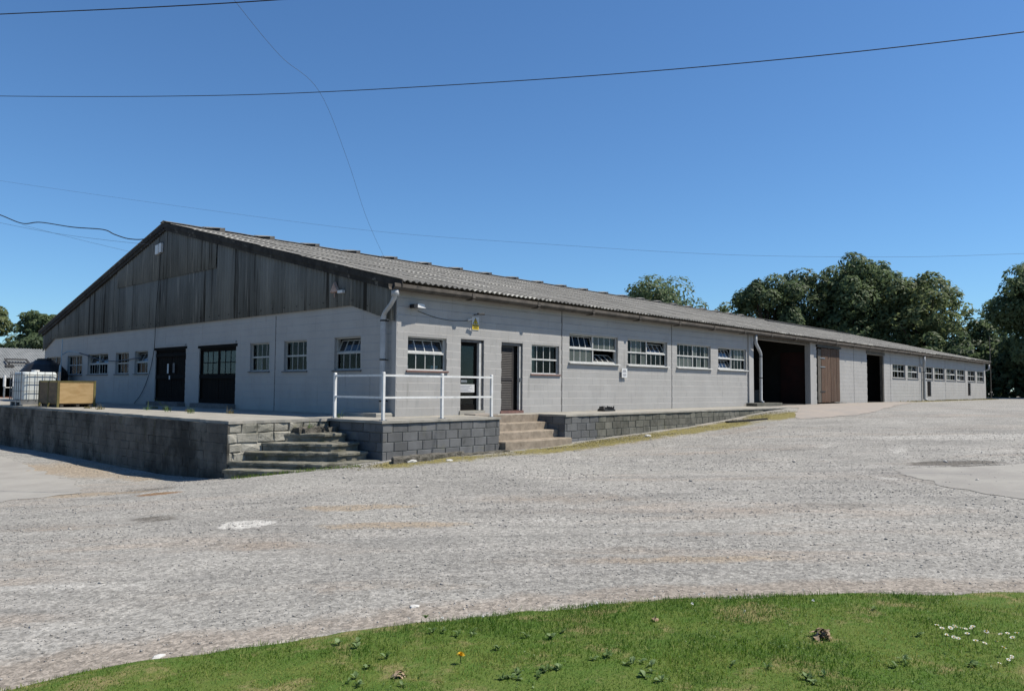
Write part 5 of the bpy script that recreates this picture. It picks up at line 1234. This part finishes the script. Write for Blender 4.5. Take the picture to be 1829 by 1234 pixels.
# ------------------------------------------------------------------ lawn
def lawnmat():
    t = NT('lawn_soil'); col = t.mix(t.rng(t.noise(5, 5, .65), .35, .65), (.065,.115,.022), (.095,.13,.03))
    col = t.mix(t.rng(t.noise(2.2, 5, .7), .50, .66, 0, .85), col, (.21,.175,.085)); t.bump(t.noise(60, 4), .8, .02); return t.fin(col, .95, .1)
m_lawn = lawnmat()
EP = np.array(curve_pts([(p[0], p[1], 0) for p in EDGE], 14))[:, :2]
EP = EP + (vnoise(EP[:,0]*1.9, EP[:,1]*1.9, 41)*.06+vnoise(EP[:,0]*6, EP[:,1]*6, 42)*.035)[:,None]*np.array([.6,.8])
S = np.array([0,.03,.08,.16,.3,.5,.8,1.2,1.7,2.3,3.0,4,5.5,7.5,10,14]); D = np.array([-.62,-.78])
LX = EP[:,0][:,None]+D[0]*S[None]; LY = EP[:,1][:,None]+D[1]*S[None]; LZ = GH(LX, LY)+np.interp(S, [0,.03,.16,.5,20], [-.012,.012,.03,.035,.035])[None]
ny_, nx_ = LX.shape; idx = np.arange(ny_*nx_).reshape(ny_, nx_)
tag(ob('lawn', fastmesh('lawn', np.stack([LX,LY,LZ],-1).reshape(-1,3), np.stack([idx[:-1,:-1],idx[:-1,1:],idx[1:,1:],idx[1:,:-1]],-1).reshape(-1,4), m_lawn, smooth=True)), 'strip of green lawn along the edge of the gravel yard', kind='structure')
def blades(x, y, z, h, w, r, lean=.45):
    n = len(x); a = r.uniform(0, 6.28, n); l = r.normal(size=n)*lean; b = r.uniform(0, 6.28, n)
    dx, dy = np.cos(a)*w/2, np.sin(a)*w/2; lx, ly = np.cos(b)*l*h, np.sin(b)*l*h
    z0 = z-.004
    V = np.stack([np.stack([x-dx,y-dy,z0],1), np.stack([x+dx,y+dy,z0],1), np.stack([x+dx*.8+lx*.35,y+dy*.8+ly*.35,z+h*.55],1), np.stack([x-dx*.8+lx*.35,y-dy*.8+ly*.35,z+h*.55],1), np.stack([x+lx,y+ly,z+h*np.sqrt(np.clip(1-.5*l*l,.2,1))],1)], 1).reshape(-1,3)
    k = np.arange(n)*5; T = np.concatenate([np.stack([k,k+1,k+2],1), np.stack([k,k+2,k+3],1), np.stack([k+3,k+2,k+4],1)], 1).reshape(-1,3)
    return V, T
x, y, R_, r = scatter(700000, 3.0, 11.5, -44, 66, 1.35, 51)
ed = edge_dist(x, y); ex = .05*vnoise(x*1.9, y*1.9, 41)+.04*vnoise(x*5, y*5, 44)
k = (ed+1.6*ex > -.05) & (ed < 3.2); x, y, ed = x[k], y[k], ed[k]
lush = .5+.5*vnoise(x*.9, y*.9, 61)*.9+.25*vnoise(x*3.1, y*3.1, 62)
bare = np.clip(vnoise(x*1.4+9, y*1.4, 71)*1.6+.5*vnoise(x*4.7, y*4.7, 72)-.75, 0, .8)
k = r.random(len(x)) < np.clip(.55+.5*lush, .3, 1)*(1-bare)*np.clip(.30+ed*4+.5*vnoise(x*2.7, y*2.7, 91), .06, 1)
x, y, lush, ed = x[k][:290000], y[k][:290000], lush[k][:290000], ed[k][:290000]; n = len(x)
z = GH(x, y)+np.interp(ed, [0,.03,.16,.5,20], [-.012,.012,.03,.035,.035])
h = (.009+.017*np.clip(lush,0,1.2))*np.exp(r.normal(size=n)*.40); w = r.uniform(.0022,.0050,n)
V, T = blades(x, y, z, h, w, r, 1.0)
dryp = np.clip(.5+1.0*vnoise(x*1.4+9, y*1.4, 71)+.6*vnoise(x*4.7, y*4.7, 72), 0, 1)
ti = np.clip(.46+.14*r.normal(size=n)-.30*np.clip(lush,0,1)+.46*np.clip(dryp-.25,0,1)*(lush < .6)+(r.random(n) < .06)*.4, 0, 1)
tag(ob('grass', fastmesh('grass', V, T, m_grass, np.repeat(ti, 3))), 'mown green grass with dry patches along the gravel', 'grass', kind='stuff')
# clover leaflets lying open among the blades
kk = r.random(n) < np.clip(.5*vnoise(x*1.3, y*1.3, 93)+.4*vnoise(x*4, y*4, 94), 0, 1)*.16; cx_, cy_, cz_ = x[kk], y[kk], z[kk]+h[kk]*.75; m_ = len(cx_)
nm = r.normal(size=(m_,3))*.45+np.array([0,0,1]); nm /= np.linalg.norm(nm, axis=1)[:,None]; a_ = np.cross(nm, r.normal(size=(m_,3))); a_ /= np.linalg.norm(a_, axis=1)[:,None]; b_ = np.cross(nm, a_); s_ = r.uniform(.004, .0085, m_)[:,None]
C_ = np.stack([cx_, cy_, cz_], 1); V = np.stack([C_-a_*s_, C_-b_*s_*.8, C_+a_*s_, C_+b_*s_*.8], 1).reshape(-1,3)
tag(ob('clover_leaves', fastmesh('clover_leaves', V, np.arange(len(V)).reshape(-1,4), m_weed, np.clip(.55+.25*r.normal(size=m_), 0, 1))), 'pale clover leaflets scattered through the mown grass', 'clover', kind='stuff')
def lawn_z(x, y): return float(GH(x, y))+.035
# broad-leaved weeds
leafs = []
for q in range(4):
    mb = MB(); L = .11; W = .022+.006*q; n = 5; rr = random.Random(q)
    for i in range(n+1):
        t_ = i/n; wd = W*math.sin(math.pi*min(1, .12+t_*.88))**.8*(1+.25*math.sin(i*2.1+q)); zz = .045*math.sin(t_*2.2)-.012*t_
        mb.v += [(t_*L, -wd, zz+.006), (t_*L, 0, zz), (t_*L, wd, zz+.006)]
    for i in range(n):
        for j in (0, 1): mb.f.append((i*3+j, i*3+j+1, i*3+4+j, i*3+3+j)); mb.m.append(0)
    me = mb.mesh('leaf', m_weed, smooth=True, fixn=False); a = me.attributes.new('tint', 'FLOAT', 'FACE'); a.data.foreach_set('value', [.35+.2*q]*len(me.polygons)); leafs.append(me)
WEEDS = [(-9.67,-12.45),(-9.58,-12.65),(-9.38,-12.95),(-9.3,-13.09),(-9.13,-13.06),(-9.67,-12.97),(-10.4,-12.61),(-10.24,-12.57),(-10.18,-12.21),(-9.51,-12.1),(-10.0,-13.37),(-9.93,-13.37),(-9.83,-13.45),(-9.72,-13.5),(-9.48,-13.56),(-9.38,-13.6),(-9.37,-13.77),(-9.34,-13.87),(-9.03,-14.23),(-8.95,-14.4),(-8.98,-14.64),(-8.38,-14.98),(-7.71,-14.87),(-8.13,-15.27),(-10.47,-13.01),(-10.63,-12.82),(-9.01,-14.69),(-7.26,-14.46),(-9.5,-14.04)]
_W = list(WEEDS)
for x, y in WEEDS:
    for _ in range(RND.choice((0, 0, 1, 2))): _W.append((x+RND.gauss(0, .09), y+RND.gauss(0, .07)))
for i, (x, y) in enumerate(_W):
    t = thing('broadleaf_weed', 'small broad-leaved weed rosette growing in the short lawn grass', 'weed', (x, y, lawn_z(x, y)), 'weed rosettes in the lawn')
    for k in range(RND.randint(6, 10)):
        o = bpy.data.objects.new('leaf', leafs[RND.randrange(4)]); COL.objects.link(o); o.parent = t
        o.rotation_euler = (RND.uniform(-.4,.4), -RND.uniform(.0,.6), RND.uniform(0, 6.28)); s = RND.uniform(.18, .46); o.scale = (s,s*RND.uniform(.6,1),s); o.location = (0,0,.004)
# daisies and clover heads
mb = MB(); mb.tube([(0,0,0),(.004,0,.03),(.002,.002,.058)], .0011, 5, 0)
for k in range(12):
    a = 2*math.pi*k/12; b = a+.20; c_ = a-.20; R1 = .0135
    mb.poly([(.003*math.cos(a)+.002,.003*math.sin(a)+.002,.058),(R1*.8*math.cos(c_)+.002,R1*.8*math.sin(c_)+.002,.0605),(R1*math.cos(a)+.002,R1*math.sin(a)+.002,.061),(R1*.8*math.cos(b)+.002,R1*.8*math.sin(b)+.002,.0605)], 1)
mb.tube([(.002,.002,.058),(.002,.002,.0625)], [.0042,.003], 8, 2); daisy = mb.mesh('daisy', [m_weed, m_petal, m_dand], fixn=False)
DA = [(-7.58,-14.95),(-7.64,-14.99),(-7.7,-15.03),(-7.55,-15.01),(-7.75,-15.09),(-7.77,-15.11),(-7.51,-15.08),(-7.48,-15.09),(-7.44,-15.13),(-7.46,-15.14),(-7.51,-15.21),(-7.54,-15.23),(-7.56,-15.06),(-7.82,-15.22),(-7.81,-15.25),(-7.72,-15.31),(-7.48,-15.31),(-7.46,-15.32),(-7.57,-15.39),(-7.92,-15.41),(-7.95,-15.44),(-7.98,-15.4),(-8.1,-15.38),(-7.69,-15.15),(-7.81,-15.05),(-7.47,-15.02),(-7.48,-15.38),(-7.85,-15.34)]
for i, (x, y) in enumerate(DA):
    o = ob('daisy', daisy, None, (x, y, lawn_z(x, y)-.005), (RND.uniform(-.45,.1), RND.uniform(-.3,.3), RND.uniform(0,6))); s = RND.uniform(.8,1.25); o.scale = (s,s,s*.95)
    tag(o, 'small white daisy in the loose drift of daisies on the lawn', 'daisy', 'daisies on the lawn')
mb = MB(); mb.tube([(0,0,0),(.002,0,.045)], .0011, 5, 0)
rr = random.Random(3)
for k in range(22):
    a = rr.uniform(0,6.28); e = rr.uniform(-.5,1.4); d = Vector((math.cos(a)*math.cos(e), math.sin(a)*math.cos(e), math.sin(e))); c_ = Vector((.002,0,.052))+d*.006; s_ = d.cross(Vector((.3,.5,.7))).normalized()*.0025
    mb.poly([c_-s_, c_+d*.006, c_+s_, c_-d*.003], 1)
clover = mb.mesh('clover_flower', [m_weed, m_petal], fixn=False)
CL = [(-9.32,-12.48),(-9.24,-12.45),(-9.07,-12.50),(-9.35,-12.40),(-8.52,-12.90),(-8.59,-12.90),(-8.64,-12.89),(-8.3,-13.0),(-8.14,-13.15),(-7.81,-13.40),(-7.7,-13.46),(-7.76,-13.58),(-7.69,-13.58),(-7.63,-13.67),(-7.39,-13.84),(-7.23,-13.93),(-7.47,-14.11),(-7.0,-14.25),(-7.86,-13.39),(-8.1,-13.44),(-8.03,-13.84),(-9.53,-12.28),(-9.72,-12.15),(-9.46,-12.2)]
for x, y in CL:
    o = ob('clover_flower', clover, None, (x, y, lawn_z(x, y)-.004), (RND.uniform(-.3,.3), RND.uniform(-.3,.3), RND.uniform(0,6))); tag(o, 'tiny round white clover head along the gravel edge of the lawn', 'clover', 'clover heads along the lawn edge')
# dandelion, dry leaves, clump, litter
x, y = -10.02, -12.99; z = lawn_z(x, y)
t = thing('dandelion', 'single yellow dandelion flower low in the grass', 'dandelion', (x, y, z))
mb = MB(); mb.tube([(x,y,z-.01),(x+.005,y,z+.04)], .0025, 6); mb.build('stem', m_weed, t)
mb = MB()
for k in range(34):
    a = k*2.4; e = .25+1.2*((k*7) % 34)/34; d = Vector((math.cos(a)*math.cos(e), math.sin(a)*math.cos(e), math.sin(e))); c_ = Vector((x+.005,y,z+.04)); s_ = Vector((-math.sin(a), math.cos(a), 0))*.0035
    mb.poly([c_-s_*.4, c_+d*.026-s_, c_+d*.028+s_, c_+s_*.4])
mb.build('flower', m_dand, t, fixn=False)
def leafheap(label, x, y, n, rad_, h, cat, name, seed):
    r = random.Random(seed); z = lawn_z(x, y)-.005; t = thing(name, label, cat, (x, y, z))
    for k in range(n):
        a = r.uniform(0, 6.28); q = rad_*math.sqrt(r.random()); zz = z+.008+h*(1-q/rad_)*r.uniform(.3,1); L = r.uniform(.02,.042); W = L*.42
        R = Matrix.Rotation(r.uniform(0,6.28), 3, 'Z') @ Matrix.Rotation(r.uniform(-.8,.8), 3, 'Y') @ Matrix.Rotation(r.uniform(-.6,.6), 3, 'X')
        mb = MB(); P = []
        for i in range(5):
            u = i/4; wd = W*math.sin(math.pi*(.12+.8*u)); P.append([R @ Vector(((u-.5)*2*L, s_*wd, .35*L*math.cos(u*3-1.5)+abs(s_)*.4*wd)) + Vector((x+q*math.cos(a), y+q*math.sin(a), zz)) for s_ in (-1,0,1)])
        for row in P: mb.v += [tuple(p) for p in row]
        for i in range(4):
            for j in (0,1): mb.f.append((i*3+j,i*3+j+1,i*3+4+j,i*3+3+j)); mb.m.append(0)
        mb.build('leaf', m_leafdry, t, smooth=True, fixn=False)
leafheap('clump of curled dry brown leaves lying on the lawn', -8.16, -14.42, 22, .060, .055, 'leaf clump', 'leaf_clump', 5)
leafheap('small scrap of reddish dry leaf in the grass, close to the dandelion', -10.38, -12.86, 6, .04, .03, 'dry leaf', 'dry_leaf', 6)
leafheap('dark dry leaf at the lawn edge before the gravel, near the clover heads', -8.52, -13.40, 4, .03, .015, 'dry leaf', 'dry_leaf', 7)
def pebble(x, y, s, label, seed, m=None):
    r = random.Random(seed); mb = MB(); z = float(GH(x, y)); k0 = 7
    for q, (zz, rr_) in enumerate(((0,.9),(.35,1),(.7,.75),(.85,.3))): mb.v += [(x+s*rr_*math.cos(2*math.pi*i/k0)*r.uniform(.8,1.2)*1.4, y+s*rr_*math.sin(2*math.pi*i/k0)*r.uniform(.8,1.2), z-.01+zz*s*.8) for i in range(k0)]
    for q in range(3):
        for i in range(k0): j = (i+1) % k0; mb.f.append((q*k0+i,q*k0+j,(q+1)*k0+j,(q+1)*k0+i)); mb.m.append(0)
    mb.f.append(tuple(3*k0+i for i in range(k0))); mb.m.append(0); tag(mb.build('stone', m or m_litter), label, 'stone')
pebble(-11.07, -11.32, .034, 'white stone at the lawn edge on the dusty gravel', 1)
pebble(-9.25, -11.67, .035, 'flat white stone on the reddish dust before the lawn', 2)
pebble(-.9, -3.1, .07, 'small pale stone on the yellow moss before the broken kerb', 3)
pebble(8.3, -2.7, .10, 'small pale stone on the moss below the long low wall', 4)
pebble(-1.75, -2.75, .11, 'pale stone wedged at the end of the broken kerb beside the corner steps', 5)
mb = MB(); z = float(G(15.3,-3.0))
mb.hexa([(14.4,-2.5,z+.35*0-.05),(16.4,-3.2,z+.08),(16.5,-3.05,z+.08),(14.5,-2.3,z-.05),(14.4,-2.5,z+.03),(16.4,-3.2,z+.12),(16.5,-3.05,z+.12),(14.5,-2.3,z+.03)]); tag(mb.build('broken_board', m_barge), 'dark broken board lying on the moss below the low wall end', 'board')
# tufts of dry weeds on the gable platform and moss fringe at wall feet
def tuft(x, y, z, n, h, label, grp, m=None, seed=0):
    r = np.random.default_rng(seed); xx = x+r.uniform(-1,1,n)*.10; yy = y+r.uniform(-1,1,n)*.10
    V, T = blades(xx, yy, np.full(n, z), h*np.exp(r.normal(size=n)*.3), np.full(n, .012), r, .55)
    tag(ob('weed_tuft', fastmesh('weed_tuft', V, T, m or m_dry, np.repeat(np.clip(.45+.2*r.normal(size=n),0,1), 3))), label, 'weed tuft', grp)
for i, (x, y, h, n) in enumerate([(-2.8,9.24,.17,22),(-2.3,9.0,.09,40),(-2.9,7.4,.21,16),(-2.5,6.9,.08,45),(-3.0,5.7,.15,26),(-2.2,4.9,.11,18),(-3.6,12.2,.07,30),(-3.7,10.8,.09,30),(-2.0,10.6,.10,22)]):
    if i in (0,2,4): tuft(x, y, -.005, n, h, 'taller green weed tuft rooted in the concrete facing the dark gable doors', 'green weed tufts on the platform', m_weed, 90+i)
    else: tuft(x, y, -.005, n+30, h, 'low straw-coloured weed tuft rooted in the concrete of the gable platform', 'dry weed tufts on the platform', None, 90+i)
tuft(-1.62, .36, -.002, 18, .16, 'green weed sprouting at the foot of the railing end post', None, m_weed, 120)
tuft(-2.6, .12, -.30, 34, .16, 'green weed in the crumbled top of the corner steps', None, m_weed, 121)
tuft(-3.4, .24, -.74, 22, .10, 'yellow-green weed on the block wall behind the corner steps', None, m_dry, 122)
r = np.random.default_rng(77); n = 12000
u = r.random(n); seg = r.random(n)
xx = np.where(seg < .72, -3.3+23.5*u, 43+31*u); yy = np.where(seg < .72, -2.12-.9*r.random(n)**1.3, -.25-1.0*r.random(n)**1.5)
kk = (vnoise(xx*.8, yy*1.6, 81)+.5*vnoise(xx*2.7, yy*2.7, 82) > -.15) & ~((xx > 2.1) & (xx < 5.1) & (yy > -2.4)) & ~((xx > -2.3) & (xx < 1.2) & (yy > -2.75)); xx, yy = xx[kk], yy[kk]; n = len(xx)
far_ = np.where(xx > 40, 2.4, 1.0)
V, T = blades(xx, yy, GH(xx, yy), r.uniform(.012,.035,n)*far_, r.uniform(.008,.016,n)*far_, r, .8)
tag(ob('moss_fringe', fastmesh('moss_fringe', V, T, m_dry, np.repeat(np.clip(.38+.2*r.normal(size=n),0,1), 3))), 'yellowish moss and dry grass at the foot of the walls', 'moss', kind='stuff')
n = 700; xx = -4.9+2.0*r.random(n); yy = .0-1.0*(xx+4.9)-.25-.25*r.random(n)
V, T = blades(xx, yy, GH(xx, yy), r.uniform(.03,.10,n), r.uniform(.005,.01,n), r, .6)
tag(ob('step_grass', fastmesh('step_grass', V, T, m_grass, np.repeat(np.clip(.5+.2*r.normal(size=n),0,1), 3))), 'thin grass growing along the lowest corner step', 'grass', kind='stuff')
